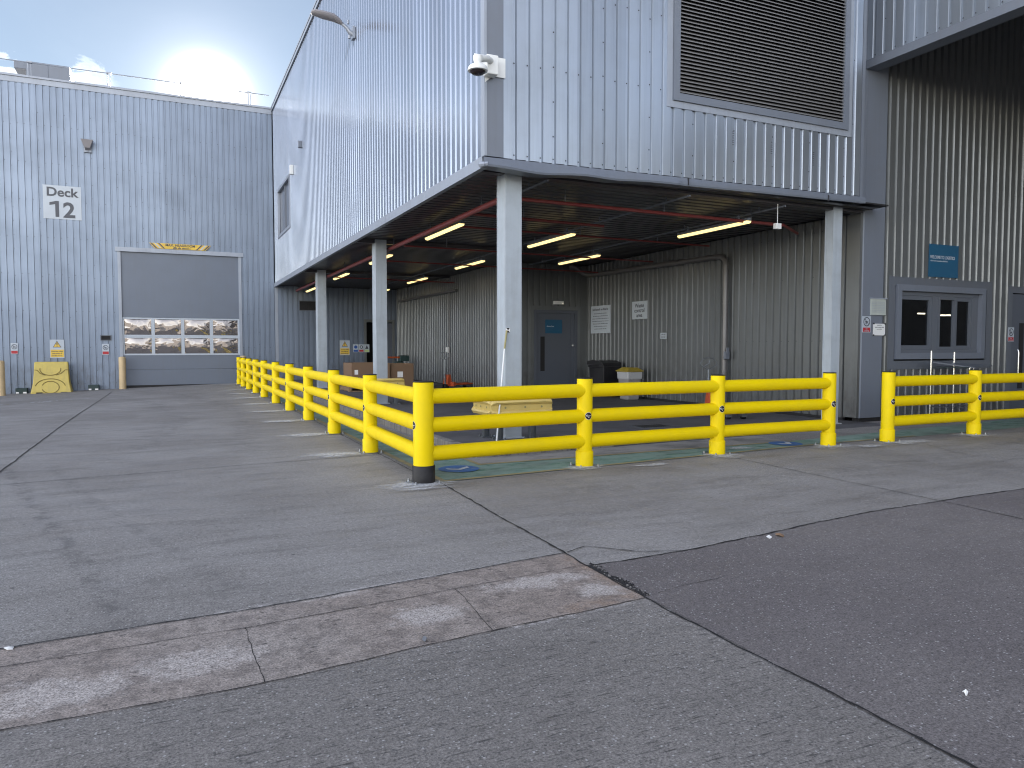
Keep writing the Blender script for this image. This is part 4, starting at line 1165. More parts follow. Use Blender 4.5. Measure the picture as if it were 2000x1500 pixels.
def slashp(mb, face, cu, cz_, r, w, n_=0.0195, mi=0):
    d = r * 0.7071; e = w * 0.7071
    mb.poly([face(cu - d - e, n_, cz_ + d - e), face(cu - d + e, n_, cz_ + d + e), face(cu + d + e, n_, cz_ - d + e), face(cu + d - e, n_, cz_ - d - e)], mi)
def nosmoking(label, face, u0, u1, z0, z1, txt=True, group='no smoking signs'):
    t = board(label, face, u0, u1, z0, z1, M['signwhite'], group=group)
    w, h = u1 - u0, z1 - z0; cu, cz_ = (u0 + u1) / 2, z0 + h * 0.66; r = w * 0.40
    mb = MB(); plate(mb, face, u0 + w * .06, u1 - w * .06, z0 + h * .04, z0 + h * .30, 0.016); mb.build('panel', M['signred'], t)
    mb = MB(); ringpoly(mb, face, cu, cz_, r * 0.80, r); slashp(mb, face, cu, cz_, r * .85, w * .03)
    mb.poly([face(cu - r * .5, .017, cz_ - .1 * r), face(cu + r * .45, .017, cz_ - .1 * r), face(cu + r * .45, .017, cz_ + .08 * r), face(cu - r * .5, .017, cz_ + .08 * r)])
    mb.poly([face(cu - r * .35, .0172, cz_ - .55 * r), face(cu - r * .05, .0172, cz_ - .55 * r), face(cu + .0 * r, .0172, cz_ - .1 * r), face(cu - r * .3, .0172, cz_ - .1 * r)])
    mb.build('pictogram', M['signgrey'], t)
    if txt:
        f = 'Y'
        p = face(cu, 0.018, z0 + h * .185)
        text('lettering', 'No', h * .13, p, f, t, M['signwhite'], align='CENTER', depth=.0008)
        p = face(cu, 0.018, z0 + h * .07)
        text('lettering', 'smoking', h * .12, p, f, t, M['signwhite'], align='CENTER', depth=.0008)
    return t
# Deck 12
t = board('large white sign reading Deck 12 high on the far warehouse', PD, -4.52, -3.17, 6.87, 8.23, M['signwhite'])
text('lettering', 'Deck', 0.50, (-4.41, YD - .02, 7.80), 'Y', t, M['signgrey'], bold=0.012, sx=1.04)
text('lettering', '2', 0.86, (-3.83, YD - .02, 6.96), 'Y', t, M['signgrey'], bold=0.022, sx=1.02)
mb = MB(); mb.prism([(-4.10, 6.955), (-3.97, 6.955), (-3.97, 7.60), (-4.07, 7.60), (-4.30, 7.53), (-4.30, 7.42), (-4.10, 7.47)], lambda u, v, d: (u, YD - .018 - d, v), 0, .004); mb.build('lettering', M['signgrey'], t)
# headroom board over the loading door
t = thing('wall_sign', 'worn yellow maximum headroom board over the loading door', 'sign', (0.55, YD, 5.86))
PH = PY(YD - 0.09)
mb = MB(); mb.prism([(-0.68, 6.10), (-0.45, 5.87), (1.55, 5.87), (1.78, 6.10)], lambda u, v, d: PH(u, d, v), 0.0, 0.02); mb.build('board', M['signyellow'], t)
mb = MB()
for s_ in (0, 1):
    for q in range(3):
        a = (-0.62 + q * 0.15) if s_ == 0 else (1.72 - q * 0.15); sg = 1 if s_ == 0 else -1
        mb.poly([PH(a - 0.02 * sg, .022, 6.095), PH(a + 0.055 * sg, .022, 6.095), PH(a + 0.055 * sg + .19 * sg * .0 + 0.0, .022, 6.095), PH(a + .21 * sg + .05 * sg, .022, 5.88), PH(a + .19 * sg, .022, 5.88)], 0 if q != 1 else 1)
mb.build('stripes', [M['signgrey'], M['signwhite']], t)
text('lettering', 'MAX. HEADROOM', 0.145, (-0.05, YD - .115, 5.985), 'Y', t, M['signgrey'], bold=.003, sx=0.98)
dashes(t, PY(YD - 0.09), [(0.25, 0.95, 5.885, 0.075)], M['signgrey'], n=0.025, sd=4)
# warning signs
def warning(label, face, u0, u1, z0, z1, rows=3):
    t = board(label, face, u0, u1, z0, z1, M['signwhite'], group='yellow hazard warning signs')
    w, h = u1 - u0, z1 - z0; cu = (u0 + u1) / 2; zt = z1 - h * .06
    mb = MB(); mb.poly([face(cu - w * .30, .016, zt - h * .36), face(cu + w * .30, .016, zt - h * .36), face(cu, .016, zt)]); mb.build('pictogram', M['signgrey'], t)
    mb = MB(); mb.poly([face(cu - w * .235, .0175, zt - h * .33), face(cu + w * .235, .0175, zt - h * .33), face(cu, .0175, zt - h * .06)]); plate(mb, face, u0 + w * .04, u1 - w * .04, z0 + h * .05, z0 + h * .46, 0.017); mb.build('panel', M['signyellow'], t)
    mb = MB(); mb.poly([face(cu - .015, .019, zt - h * .24), face(cu + .015, .019, zt - h * .24), face(cu + .02, .019, zt - h * .12), face(cu - .02, .019, zt - h * .12)]); mb.poly([face(cu - .018, .019, zt - h * .31), face(cu + .018, .019, zt - h * .31), face(cu + .018, .019, zt - h * .27), face(cu - .018, .019, zt - h * .27)]); mb.build('exclamation_mark', M['signgrey'], t)
    dashes(t, face, [(u0 + w * (.1 + .05 * (q % 2)), u1 - w * (.1 + .05 * (q % 2)), z0 + h * (.34 - q * .12), h * .06) for q in range(rows)], M['signgrey'], n=.019, sd=9)
    return t
warning('yellow and white hazard sign above the yellow water barrier', PD, -4.44, -3.93, 1.17, 1.93)
warning('yellow and white hazard sign on the far undercroft wall', PD, 7.42, 7.90, 1.24, 1.95)
nosmoking('tiny no smoking sign leftmost on the far warehouse wall', PD, -5.79, -5.54, 1.34, 1.79, False)
nosmoking('tiny no smoking sign beside the loading door under the dark vent', PD, -2.56, -2.30, 1.30, 1.76, False)
nosmoking('no smoking sign on the corner trim left of the hatch window', PB, 13.39, 13.64, 1.925, 2.27)
nosmoking('no smoking sign beside the door at the right edge', PB, 18.38, 18.61, 1.75, 2.09)
# three small notices
for i, (u, cm, lb) in enumerate(((8.06, 'signdblue', 'small blue and white mandatory notice, left of three by the far doorway'), (8.33, 'signred', 'small red and white prohibition notice, middle of three by the far doorway'), (8.60, 'signgreen', 'small green and white notice, right of three by the far doorway'))):
    t = board(lb, PD, u, u + 0.25, 1.38, 1.76, M['signwhite'], n=.036)
    mb = MB(); plate(mb, PD, u + .02, u + .23, 1.40, 1.50, 0.038); mb.build('panel', M[cm], t)
    mb = MB()
    if i == 2: mb.poly([PD(u + .04, .039, 1.54), PD(u + .21, .039, 1.54), PD(u + .125, .039, 1.72)])
    else: ringpoly(mb, PD, u + .125, 1.63, 0.045 if i == 1 else 0.0, 0.08, .039, 16)
    mb.build('pictogram', M['signdblue' if i == 0 else 'signgrey'], t)
# welcome sign
t = board('dark blue sign reading welcome to logistics above the hatch window', PB, 15.45, 16.45, 3.19, 3.92, M['signblue'], n=.02)
text('lettering', 'WELCOME TO LOGISTICS', 0.098, (15.48, YB - .022, 3.60), 'Y', t, M['signwhite'], sx=0.735, depth=.001, bold=.0022)
dashes(t, PB, [(15.49, 16.08, 3.535, 0.032)], M['signwhite'], n=.0225, sd=12)
# document holder and small notice by the window
t = board('clear document holder with a pale printed sheet on the trim left of the window', PB, 13.62, 14.08, 2.30, 2.645, paint('paper_sheet', (0.42, 0.46, 0.43), 0.25, 0, 0.3), 'notice', n=.03)
mb = MB(); pbox(mb, PB, 13.60, 14.10, 2.645, 2.665, .004, .05); mb.build('rail', M['trimlight'], t)
dashes(t, PB, [(13.65, 14.04, 2.57 - q * .035, .014) for q in range(7)], M['trimlight'], n=.0325, sd=3)
t = board('small white notice with black corner clips beside the no smoking sign', PB, 13.72, 14.08, 1.865, 2.115, M['white'], 'notice', n=.02)
mb = MB()
for u in (13.71, 14.06):
    for z in (1.855, 2.10): pbox(mb, PB, u, u + .03, z, z + .03, .0205, .03)
mb.build('clip', M['black'], t)
dashes(t, PB, [(13.83, 13.97, 2.075, .02), (13.76, 14.04, 2.03, .02), (13.82, 13.98, 1.99, .018)], M['signgrey'], n=.0225, sd=5)
# undercroft signs on the right wall (u runs along Y; text reads from -X)
PC = PX(XC)
t = board('large white notice with rows of black text right of the grey door', PC, 20.80, 22.04, 2.09, 3.02, M['signwhite'], n=.02)
# rows run towards the camera: left end is the far end
def dashX(t, rows, mat, n, sd):
    f = lambda u, n_, z: PC(22.04 + 20.80 - u, n_, z)
    dashes(t, f, rows, mat, n, sd)
dashX(t, [(20.92, 21.92, 2.86, 0.075)], M['signgrey'], .022, 21)
dashX(t, [(21.0 - a, 21.84 + a, 2.745 - q * 0.087, 0.032) for q, a in enumerate((0, .05, .1, .1, .05, 0, -.04))], M['signgrey'], .022, 22)
t = board('white sign reading waste control area on the right undercroft wall', PC, 18.73, 19.54, 2.49, 3.04, M['signwhite'], n=.02)
for q, (s_, z) in enumerate((('Waste', 2.85), ('control', 2.70), ('area', 2.55))):
    text('lettering', s_, 0.175, (XC - .022, 19.135, z), 'X', t, M['signgrey'], bold=.003, align='CENTER', sx=1.05)
t = board('tiny white notice on the right undercroft wall', PC, 17.76, 18.05, 1.86, 2.04, M['signwhite'], n=.02)
dashes(t, PC, [(17.80, 18.0, 1.98, .025), (17.80, 18.0, 1.93, .02), (17.80, 18.0, 1.885, .02)], M['signgrey'], n=.022, sd=2)
# blue door sign and exit light
t = board('blue rectangular sign on the grey double door', PY(YDW), 11.68, 12.335, 2.09, 2.56, M['signblue'], n=.01)
dashes(t, PY(YDW), [(11.74, 12.02, 2.31, .045)], M['signwhite'], n=.012, sd=6)
t = thing('emergency_light', 'slim pale emergency light above the grey double door', 'light', (12.18, YDW, 3.1))
mb = MB(); pbox(mb, PY(YDW), 11.99, 12.37, 3.09, 3.20, 0.0, 0.07); mb.build('housing', M['white'], t, bevel=.006)
mb = MB(); pbox(mb, PY(YDW), 12.31, 12.335, 3.11, 3.13, 0.071, 0.075); mb.build('indicator', M['tubeb'], t)
# vents
for (u0, u1, z0, z1, lb) in ((-2.61, -2.2, 1.90, 2.13, 'small black vent grille on the far wall beside the loading door'), (5.55, 6.4, 3.33, 3.80, 'dark louvred vent on the far undercroft wall beside the third column')):
    t = thing('vent_grille', lb, 'vent', ((u0 + u1) / 2, YD, z0))
    mb = MB(); frame(mb, PD, u0, u1, z0, z1, 0.03, 0.003, 0.05); mb.build('frame', M['trimdark'], t)
    mb = MB()
    z = z0 + .035
    while z < z1 - .05: pbox(mb, PD, u0 + .03, u1 - .03, z, z + .02, 0.015, 0.04); z += 0.045
    pbox(mb, PD, u0 + .03, u1 - .03, z0 + .03, z1 - .03, 0.003, 0.008); mb.build('slats', M['dark'], t)

# ================================================================== wall lamp, floodlight, CCTV
t = thing('wall_lamp', 'grey street style lamp reaching out from the side wall', 'wall lamp', (X0, 19.2, 9.7))
def loft(mb, secs, n=14):
    rings = []
    for (c, ry, rz) in secs:
        base = len(mb.v); c = Vector(c)
        for k in range(n): a = 2 * PI * k / n; mb.v.append((c.x, c.y + ry * math.cos(a), c.z + rz * math.sin(a)))
        rings.append(base)
    for r0, r1 in zip(rings[:-1], rings[1:]):
        for k in range(n): k2 = (k + 1) % n; mb.f.append((r0 + k, r0 + k2, r1 + k2, r1 + k)); mb.m.append(0)
    mb.f.append(tuple(rings[0] + k for k in range(n))); mb.m.append(0); mb.f.append(tuple(rings[-1] + k for k in range(n))); mb.m.append(0)
mb = MB(); loft(mb, [((3.40, 19.2, 9.99), .07, .03), ((3.46, 19.2, 9.99), .14, .06), ((3.7, 19.2, 9.97), .17, .085), ((3.95, 19.2, 9.95), .16, .085), ((4.08, 19.2, 9.90), .11, .07), ((4.16, 19.2, 9.85), .07, .05)]); mb.build('lamp_head', M['lampbody'], t, smooth=True)
mb = MB(); mb.tube([(4.14, 19.2, 9.86), (4.28, 19.2, 9.76), (4.36, 19.2, 9.66), (4.44, 19.2, 9.62)], [.045, .045, .06, .06], 10); mb.box(4.42, 4.475, 19.1, 19.3, 9.5, 9.8); mb.build('arm', M['trimlight'], t, smooth=True)
mb = MB(); mb.tube([(4.35, 19.2, 9.50), (4.35, 19.2, 9.58)], 0.035, 8); mb.tube([(4.32, 19.2, 9.95), (4.32, 19.2, 9.86)], 0.03, 8); mb.build('sensor', M['trimlight'], t)
t = thing('floodlight', 'small grey floodlight on the far warehouse above the sign', 'floodlight', (-2.9, YD, 9.8))
mb = MB(); mb.faces([(-3.1, 35.05, 10.12), (-2.66, 35.05, 10.12), (-2.66, 35.42, 10.14), (-3.1, 35.42, 10.14), (-2.97, 35.2, 9.82), (-2.79, 35.2, 9.82), (-2.79, 35.42, 9.75), (-2.97, 35.42, 9.75)], [(0, 1, 2, 3), (4, 7, 6, 5), (0, 4, 5, 1), (1, 5, 6, 2), (2, 6, 7, 3), (3, 7, 4, 0)]); mb.build('lamp_head', M['lampbody'], t)
mb = MB(); mb.box(-3.02, -2.74, 35.42, 35.49, 9.68, 9.98); mb.tube([(-2.98, 35.3, 9.74), (-2.88, 35.25, 9.66), (-2.78, 35.3, 9.74)], .012, 6); mb.build('bracket', M['trimlight'], t)
t = thing('security_camera', 'white dome security camera on an L bracket at the building corner', 'security camera', (4.3, 10.3, 5.6))
mb = MB()
mb.box(4.30, 4.82, Y0 - 0.032, Y0 - 0.022, 5.77, 6.07)
mb.poly([(4.47, Y0 - .034, 5.77), (4.60, Y0 - .034, 5.77), (4.47, Y0 - .034, 5.66)])
mb.build('bracket', M['white'], t, bevel=.003)
mb = MB(); mb.box(4.44, 4.63, Y0 - 0.20, Y0 - 0.035, 5.74, 6.03); mb.build('junction_box', M['white'], t, bevel=.015)
cxx, cyy = 4.175, Y0 - .47
mb = MB(); mb.tube([(4.50, Y0 - .20, 5.93), (4.40, Y0 - .30, 5.91), (4.25, Y0 - .42, 5.85), (cxx, cyy, 5.825)], [.045, .05, .055, .05], 12); mb.tube([(cxx, cyy, 5.855), (cxx, cyy, 5.80), (cxx, cyy, 5.74)], [.068, .07, .045], 18); mb.build('arm', M['white'], t, smooth=True)
mb = MB(); mb.lathe([(.05, 5.76), (.06, 5.735), (.115, 5.715), (.142, 5.685), (.150, 5.65), (.145, 5.635), (.12, 5.632)][::-1], cxx, cyy, 28); mb.build('housing', M['white'], t, smooth=True)
mb = MB(); mb.lathe([(.03, 5.575), (.075, 5.59), (.105, 5.61), (.118, 5.635)], cxx, cyy, 24); mb.build('dome', M['camdark'], t, smooth=True)

# ================================================================== far yard: bollards, water barrier, boxes
for x, y, z1, lb in ((-1.80, 35.05, 1.22, 'faded tan bollard left of the loading door'), (-5.93, 34.2, 1.10, 'faded tan bollard cut by the left edge of the picture'), (3.0, 34.95, 1.24, 'faded pinkish bollard behind the end of the yellow barrier')):
    zb = gz(x, y) - .01
    t = thing('bollard', lb, 'bollard', (x, y, zb), 'bollards at the far warehouse')
    mb = MB(); mb.lathe([(.135, zb), (.135, z1 - .06), (.125, z1 - .02), (.07, z1), (.02, z1 + .005)], x, y, 20); mb.build('post', M['tan'], t, smooth=True)
t = thing('water_barrier', 'bulky faded yellow plastic barrier against the far wall', 'barrier', (-4.3, 34.85, -0.28))
zb = -0.27
mb = MB()
# tapered block: x half-width by height
lv = [(0.0, 0.72, 0.30), (0.10, 0.70, 0.30), (0.45, 0.63, 0.24), (0.85, 0.60, 0.17), (0.90, 0.60, 0.16), (1.26, 0.585, 0.11), (1.30, 0.56, 0.09)]
cx, cy = -4.32, 34.85; rings = []
for h, hx, hy in lv:
    base = len(mb.v); mb.v += [(cx - hx, cy - hy, zb + h), (cx + hx, cy - hy, zb + h), (cx + hx, cy + hy, zb + h), (cx - hx, cy + hy, zb + h)]; rings.append(base)
for r0, r1 in zip(rings[:-1], rings[1:]):
    for k in range(4): mb.f.append((r0 + k, r0 + (k + 1) % 4, r1 + (k + 1) % 4, r1 + k)); mb.m.append(0)
mb.f.append(tuple(rings[-1] + k for k in range(4))); mb.m.append(0)
mb.build('body', M['oldyellow'], t, bevel=.03)
def fy(h):
    for (a, _, ya), (b_, _, yb) in zip(lv[:-1], lv[1:]):
        if a <= h <= b_: return cy - (ya + (yb - ya) * (h - a) / (b_ - a))
    return cy - .1
mb = MB()
def arc(cu, ch, ru, rv, a0, a1, r_=0.016, n=18):
    pts = []
    for k in range(n + 1):
        a = R(a0 + (a1 - a0) * k / n); h = ch + rv * math.sin(a)
        pts.append((cx + cu + ru * math.cos(a), fy(max(0, min(1.29, h))) - .004, zb + h))
    mb.tube(pts, r_, 6)
arc(-.03, 1.0, .36, .24, 170, 370); arc(-.03, .28, .30, .24, -160, 160); arc(-.03, .28, .52, .34, 10, 170)
for s_ in (-1, 1):
    pts = [(cx + s_ * .59, fy(.98) - .004, zb + .98), (cx + s_ * .48, fy(.97) - .004, zb + .97), (cx + s_ * .36 - .02, fy(.80) - .004, zb + .84), (cx + s_ * .18 - .02, fy(.75) - .004, zb + .76)]
    mb.tube(pts, .014, 6)
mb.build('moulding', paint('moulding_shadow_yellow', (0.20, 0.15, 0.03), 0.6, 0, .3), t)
mb = MB()
for a, b_ in ((-.52, -.30), (.34, .56), (-.1, .12)): mb.box(cx + a, cx + b_, cy - .315, cy - .302, zb, zb + .085 if a != -.1 else zb + .03)
mb.build('fork_slot', M['dark'], t)
for x0, x1, lb in ((-5.62, -5.22, 'dark green box with white corners left of the faded yellow plastic barrier'), (-3.08, -2.69, 'dark green box with white corners beside the bollard at the loading door')):
    zb = gz((x0 + x1) / 2, 35.2) - .01
    t = thing('dock_box', lb, 'bait box', ((x0 + x1) / 2, 35.25, zb), 'dark green boxes at the far wall')
    mb = MB(); mb.box(x0, x1, 35.1, 35.42, zb, zb + .23); mb.build('body', M['darkgreen'], t, bevel=.01)
    for xa, xb in ((x0 + .02, x0 + .12), (x1 - .14, x1 - .02)): mb = MB(); mb.box(xa, xb, 35.09, 35.098, zb + .02, zb + .08); mb.build('label_patch', M['badgewhite'], t)
mb = MB()
rn = random.Random(11)
for (xa, xb, ya) in ((-4.9, -4.35, 27.2), (-4.2, -3.6, 27.5), (-3.5, -2.5, 28.3), (-4.1, -3.0, 28.05)):
    x = xa
    while x < xb:
        w_ = rn.uniform(.03, .14); y = ya + (x - xa) * .5 + rn.uniform(-.06, .06)
        pp = [(x, y), (x + w_, y + rn.uniform(-.03, .03)), (x + w_ * .8, y + rn.uniform(.05, .14)), (x - .02, y + rn.uniform(.04, .12))]
        mb.poly([(a, b_, gz(a, b_) + .005) for a, b_ in pp], rn.choice((0, 0, 1))); x += w_ + rn.uniform(.01, .12)
o_ = mb.build('worn_paint_mark', [M['circw'], M['line']]); struct(o_)

# ================================================================== undercroft objects
# cardboard boxes on a pallet
def carton(label, x0, x1, y0, y1, z0, z1, lab):
    t = thing('cardboard_box', label, 'cardboard box', ((x0 + x1) / 2, (y0 + y1) / 2, z0), 'cardboard boxes behind the second column')
    th = .012; mb = MB()
    mb.box(x0, x1, y0, y0 + th, z0, z1); mb.box(x0, x1, y1 - th, y1, z0, z1); mb.box(x0, x0 + th, y0 + th, y1 - th, z0, z1); mb.box(x1 - th, x1, y0 + th, y1 - th, z0, z1); mb.box(x0 + th, x1 - th, y0 + th, y1 - th, z0, z0 + th)
    mb.build('body', M['card'], t)
    mb = MB()
    mb.box(x0 + th, x1 - th, y0 + th, y1 - th, z1 - .06, z1 - .05); mb.build('contents', M['dark'], t)
    mb = MB()
    for (a, b_, c_, d_) in lab: mb = MB(); mb.box(a, b_, y0 - .004, y0 - .001, c_, d_); mb.build('label_patch', M['badgewhite'], t)
carton('open brown cardboard box left of the second column with a torn white label', 5.62, 6.95, 25.0, 26.3, 0.25, 1.07, [(5.72, 5.84, .68, .84)])
carton('brown cardboard box right of the second column with a square white label', 7.0, 7.84, 25.1, 26.2, 0.25, 1.04, [(7.25, 7.45, .56, .76)])
t = thing('pallet', 'wooden pallet under the cardboard boxes', 'pallet', (6.8, 25.6, .1))
mb = MB()
for k in range(7): mb.box(5.5, 7.95, 24.95 + k * .2, 25.07 + k * .2, .225, .247)
for k in range(4): mb.box(5.5 + k * .785, 5.6 + k * .785, 24.95, 26.3, .125, .2245)
for k in range(3): mb.box(5.5, 7.95, 24.96 + k * .62, 25.06 + k * .62, .101, .1245)
mb.build('deck', M['wood'], t)

def pallet_truck(label, loc, rot):
    t = thing('pallet_truck', label, 'pallet truck', (0, 0, 0), 'hand pallet trucks')
    mb = MB()
    for s_ in (-1, 1): mb.box(0.18, 1.32, s_ * .19 - .075, s_ * .19 + .075, .14, .19)
    mb.box(.1, .22, -.27, .27, .10, .26); mb.build('forks', M['orange'], t, bevel=.01)
    mb = MB(); mb.prism([(-.02, .12), (.16, .12), (.16, .30), (.10, .52), (.03, .52), (-.02, .30)], lambda u, v, d: (u, d, v), -.11, .11); mb.build('body', M['orange'], t, bevel=.01)
    mb = MB(); mb.tube([(-.05, 0, .18), (-.07, 0, .55), (-.08, 0, 1.07)], [.03, .026, .02], 8); mb.build('drawbar', M['steel'], t, smooth=True)
    mb = MB(); pts = []
    for k in range(25):
        a = 2 * PI * k / 24; w_ = .21 * (1 if math.sin(a) > -.2 else (1 + math.sin(a)) / .8 * .9 + .1)
        pts.append((-.08, w_ * math.cos(a), 1.20 + .15 * math.sin(a)))
    mb.tube(pts, .014, 6, caps=False); mb.tube([(-.08, -.15, 1.12), (-.08, .02, 1.22), (-.08, .03, 1.29)], .010, 6); mb.build('handle', M['steel'], t, smooth=True)
    for s_ in (-1, 1):
        mb = MB(); mb.tube([(-.05, s_ * .03, .09), (-.05, s_ * .10, .09)], .09, 16); mb.build('wheel', M['black'], t, smooth=True)
        mb = MB(); mb.tube([(1.15, s_ * .19 - .05, .045), (1.15, s_ * .19 + .05, .045)], .045, 12); mb.build('wheel', M['black'], t, smooth=True)
        mb = MB(); mb.box(1.0, 1.2, s_ * .19 - .06, s_ * .19 + .06, .05, .139); mb.build('linkage', M['steel'], t)
    t.location = loc; t.rotation_euler = (0, 0, rot)
    return t
pt = pallet_truck('orange pallet truck by the right hand wall with its loop handle above the barrier', (11.6, 13.8, 0.014), R(-101))
pt2 = copy_tree(pt); pt2.location = (9.1, 25.2, .101); pt2.rotation_euler = (0, 0, R(25)); pt2['label'] = 'orange pallet truck against the long inner wall left of the corner column'
t = thing('hand_cart', 'dark hand cart with an orange bar behind the cardboard boxes', 'hand cart', (9.0, 31.5, .1))
mb = MB(); mb.box(8.3, 9.7, 31.4, 32.1, .28, .34); mb.box(9.05, 9.35, 31.45, 31.8, .341, 1.0); mb.box(9.2, 9.62, 31.4, 31.7, 1.0, 1.26); mb.build('body', M['darkgreen'], t, bevel=.02)
mb = MB(); mb.tube([(8.2, 31.5, 1.17), (9.2, 31.5, 1.17)], .04, 8); mb.tube([(8.25, 31.5, .34), (8.25, 31.5, 1.17)], .03, 8); mb.build('handle', M['orange'], t, smooth=True)
for x in (8.45, 9.5):
    for y in (31.45, 32.0): mb = MB(); mb.tube([(x, y, .19), (x, y + .06, .19)], .09, 14); mb.build('wheel', M['black'], t)
# bins
t = thing('wheelie_bin', 'large black wheelie bin by the right undercroft wall', 'bin', (12.85, 20.3, .012))
mb = MB(); x, y, z = 12.78, 20.35, .016
def taper(mb, x, y, z0, z1, a0, b0, a1, b1, mi=0):
    mb.faces([(x - a0, y - b0, z0), (x + a0, y - b0, z0), (x + a0, y + b0, z0), (x - a0, y + b0, z0), (x - a1, y - b1, z1), (x + a1, y - b1, z1), (x + a1, y + b1, z1), (x - a1, y + b1, z1)], [(0, 3, 2, 1), (4, 5, 6, 7), (0, 1, 5, 4), (1, 2, 6, 5), (2, 3, 7, 6), (3, 0, 4, 7)], mi)
taper(mb, x, y, z + .05, z + 1.0, .26, .36, .31, .46); taper(mb, x, y, z + .94, z + 1.02, .34, .49, .34, .49); mb.build('body', M['binblack'], t, bevel=.02)
mb = MB()
prof = [(-.50, 1.03), (-.46, 1.09), (-.2, 1.15), (.15, 1.17), (.46, 1.14), (.50, 1.05)]
mb.prism([(a, b_ + z) for a, b_ in prof], lambda u, v, d: (x + d, y + u, v), -.36, .33); mb.build('lid', M['binblack'], t, bevel=.015)
for s_ in (-1, 1): mb = MB(); mb.tube([(x + .1, y + s_ * .3, z + .1), (x + .1, y + s_ * .36, z + .1)], .1, 14); mb.build('wheel', M['black'], t, smooth=True)
t = thing('waste_bin', 'grey bin with mustard yellow lid and a clear bag over its rim', 'bin', (12.75, 18.85, .012))
mb = MB(); x, y = 12.74, 18.85; taper(mb, x, y, z, z + .84, .20, .22, .25, .29); mb.build('body', M['bingrey'], t, bevel=.03)
mb = MB(); taper(mb, x, y, z + .62, z + .85, .255, .30, .265, .31); mb.build('bag', M['bag'], t, bevel=.03)
mb = MB(); taper(mb, x, y, z + .855, z + .895, .29, .34, .29, .34); taper(mb, x, y, z + .896, z + .98, .27, .32, .16, .20); mb.build('lid', M['binlid'], t, bevel=.015)
# stainless trolley in front of the hatch window
t = thing('trolley', 'stainless steel wire trolley with dark top tray under the hatch window', 'trolley', (16.2, 10.6, .0))
mb = MB()
x0, x1, ya, yb = 15.15, 17.25, 10.75, 10.35
x1 = 16.6
for (px, py, zt) in ((x0, ya, 1.53), (15.92, ya, 1.50), (15.85, yb, 1.16), (x1, ya, 1.2)):
    mb.tube([(px, py, .10 + .006), (px, py, zt)], .020, 8)
for z in (.30, 1.17):
    mb.tube([(x0, ya, z), (x1, ya, z)], .013, 6); mb.tube([(x0, ya, z), (15.85, yb, z)], .013, 6); mb.tube([(15.85, yb, z), (x1, ya, z)], .013, 6)
mb.tube([(x0, ya, 1.30), (15.92, ya, 1.32)], .013, 6)
mb.build('frame', M['chrome'], t, smooth=True)
mb = MB()
mb.faces([(x0 + .03, ya, 1.30), (17.2, ya - .05, 1.20), (15.95, yb - .05, 1.17), (x0 + .03, ya, 1.27), (17.2, ya - .05, 1.17), (15.95, yb - .05, 1.14)], [(0, 1, 2), (3, 5, 4), (0, 3, 4, 1), (1, 4, 5, 2), (2, 5, 3, 0)])
mb.build('tray', M['trimdark'], t)
for (px, py) in ((x0, ya), (15.92, ya), (15.85, yb), (x1, ya)): mb = MB(); mb.tube([(px, py - .012, .055), (px, py + .012, .055)], .05, 12); mb.build('castor', M['black'], t)

# small litter on the yard
mb = MB(); 
def leaf(name, x, y, s, col, lb, cat, up=.02):
    rn = random.Random(int(x * 100)); mb = MB(); n = 7
    base = len(mb.v); pts = [(x + s * rn.uniform(.5, 1) * math.cos(2 * PI * k / n), y + s * rn.uniform(.5, 1) * math.sin(2 * PI * k / n), gz(x, y) + .006 + rn.uniform(0, up)) for k in range(n)]
    mb.v += pts + [(x, y, gz(x, y) + .012 + up)] + [(p[0], p[1], p[2] - .004) for p in pts]
    for k in range(n): mb.f.append((base + k, base + (k + 1) % n, base + n)); mb.m.append(0); mb.f.append((base + k, base + (k + 1) % n, base + n + 1 + (k + 1) % n, base + n + 1 + k)); mb.m.append(0)
    tag(mb.build(name, col), lb, cat)
leaf('crumpled_paper', 4.53, 4.62, .035, M['white'], 'small crumpled white scrap on the concrete joint at right', 'litter')
leaf('dead_leaf', 4.66, 4.63, .05, M['card'], 'brown leaf litter beside the white scrap on the joint', 'litter')
leaf('crumpled_paper', 3.29, 2.12, .016, M['white'], 'tiny white scrap on the dark concrete at lower right', 'litter')
leaf('dead_leaf', 1.23, 3.77, .022, M['trimdark'], 'dark leaf scrap on the brown strip edge', 'litter')
leaf('crumpled_paper', -.80, 4.59, .03, M['white'], 'white scrap on the joint at the left edge', 'litter', .008)

# ================================================================== camera, light, sky
cam = bpy.data.cameras.new('camera'); co = bpy.data.objects.new('camera', cam); C.objects.link(co)
cam.sensor_width = 36; cam.lens = 1437 / 2000 * 36; cam.clip_end = 2000; cam.clip_start = 0.05
co.location = (0, 0, 1.6); co.rotation_euler = (R(90) - math.atan(71 / 1437), 0, R(-24.97))
S.camera = co
EL, AZ = 17.1, 2.84
sd = Vector((math.sin(R(AZ)) * math.cos(R(EL)), math.cos(R(AZ)) * math.cos(R(EL)), math.sin(R(EL))))
sl = bpy.data.lights.new('sun', 'SUN'); sl.energy = 3.0; sl.angle = R(0.5); sl.color = (1.0, 0.94, 0.84)
so = bpy.data.objects.new('sun', sl); C.objects.link(so); so.rotation_euler = sd.to_track_quat('Z', 'Y').to_euler(); so.location = (0, 0, 20)

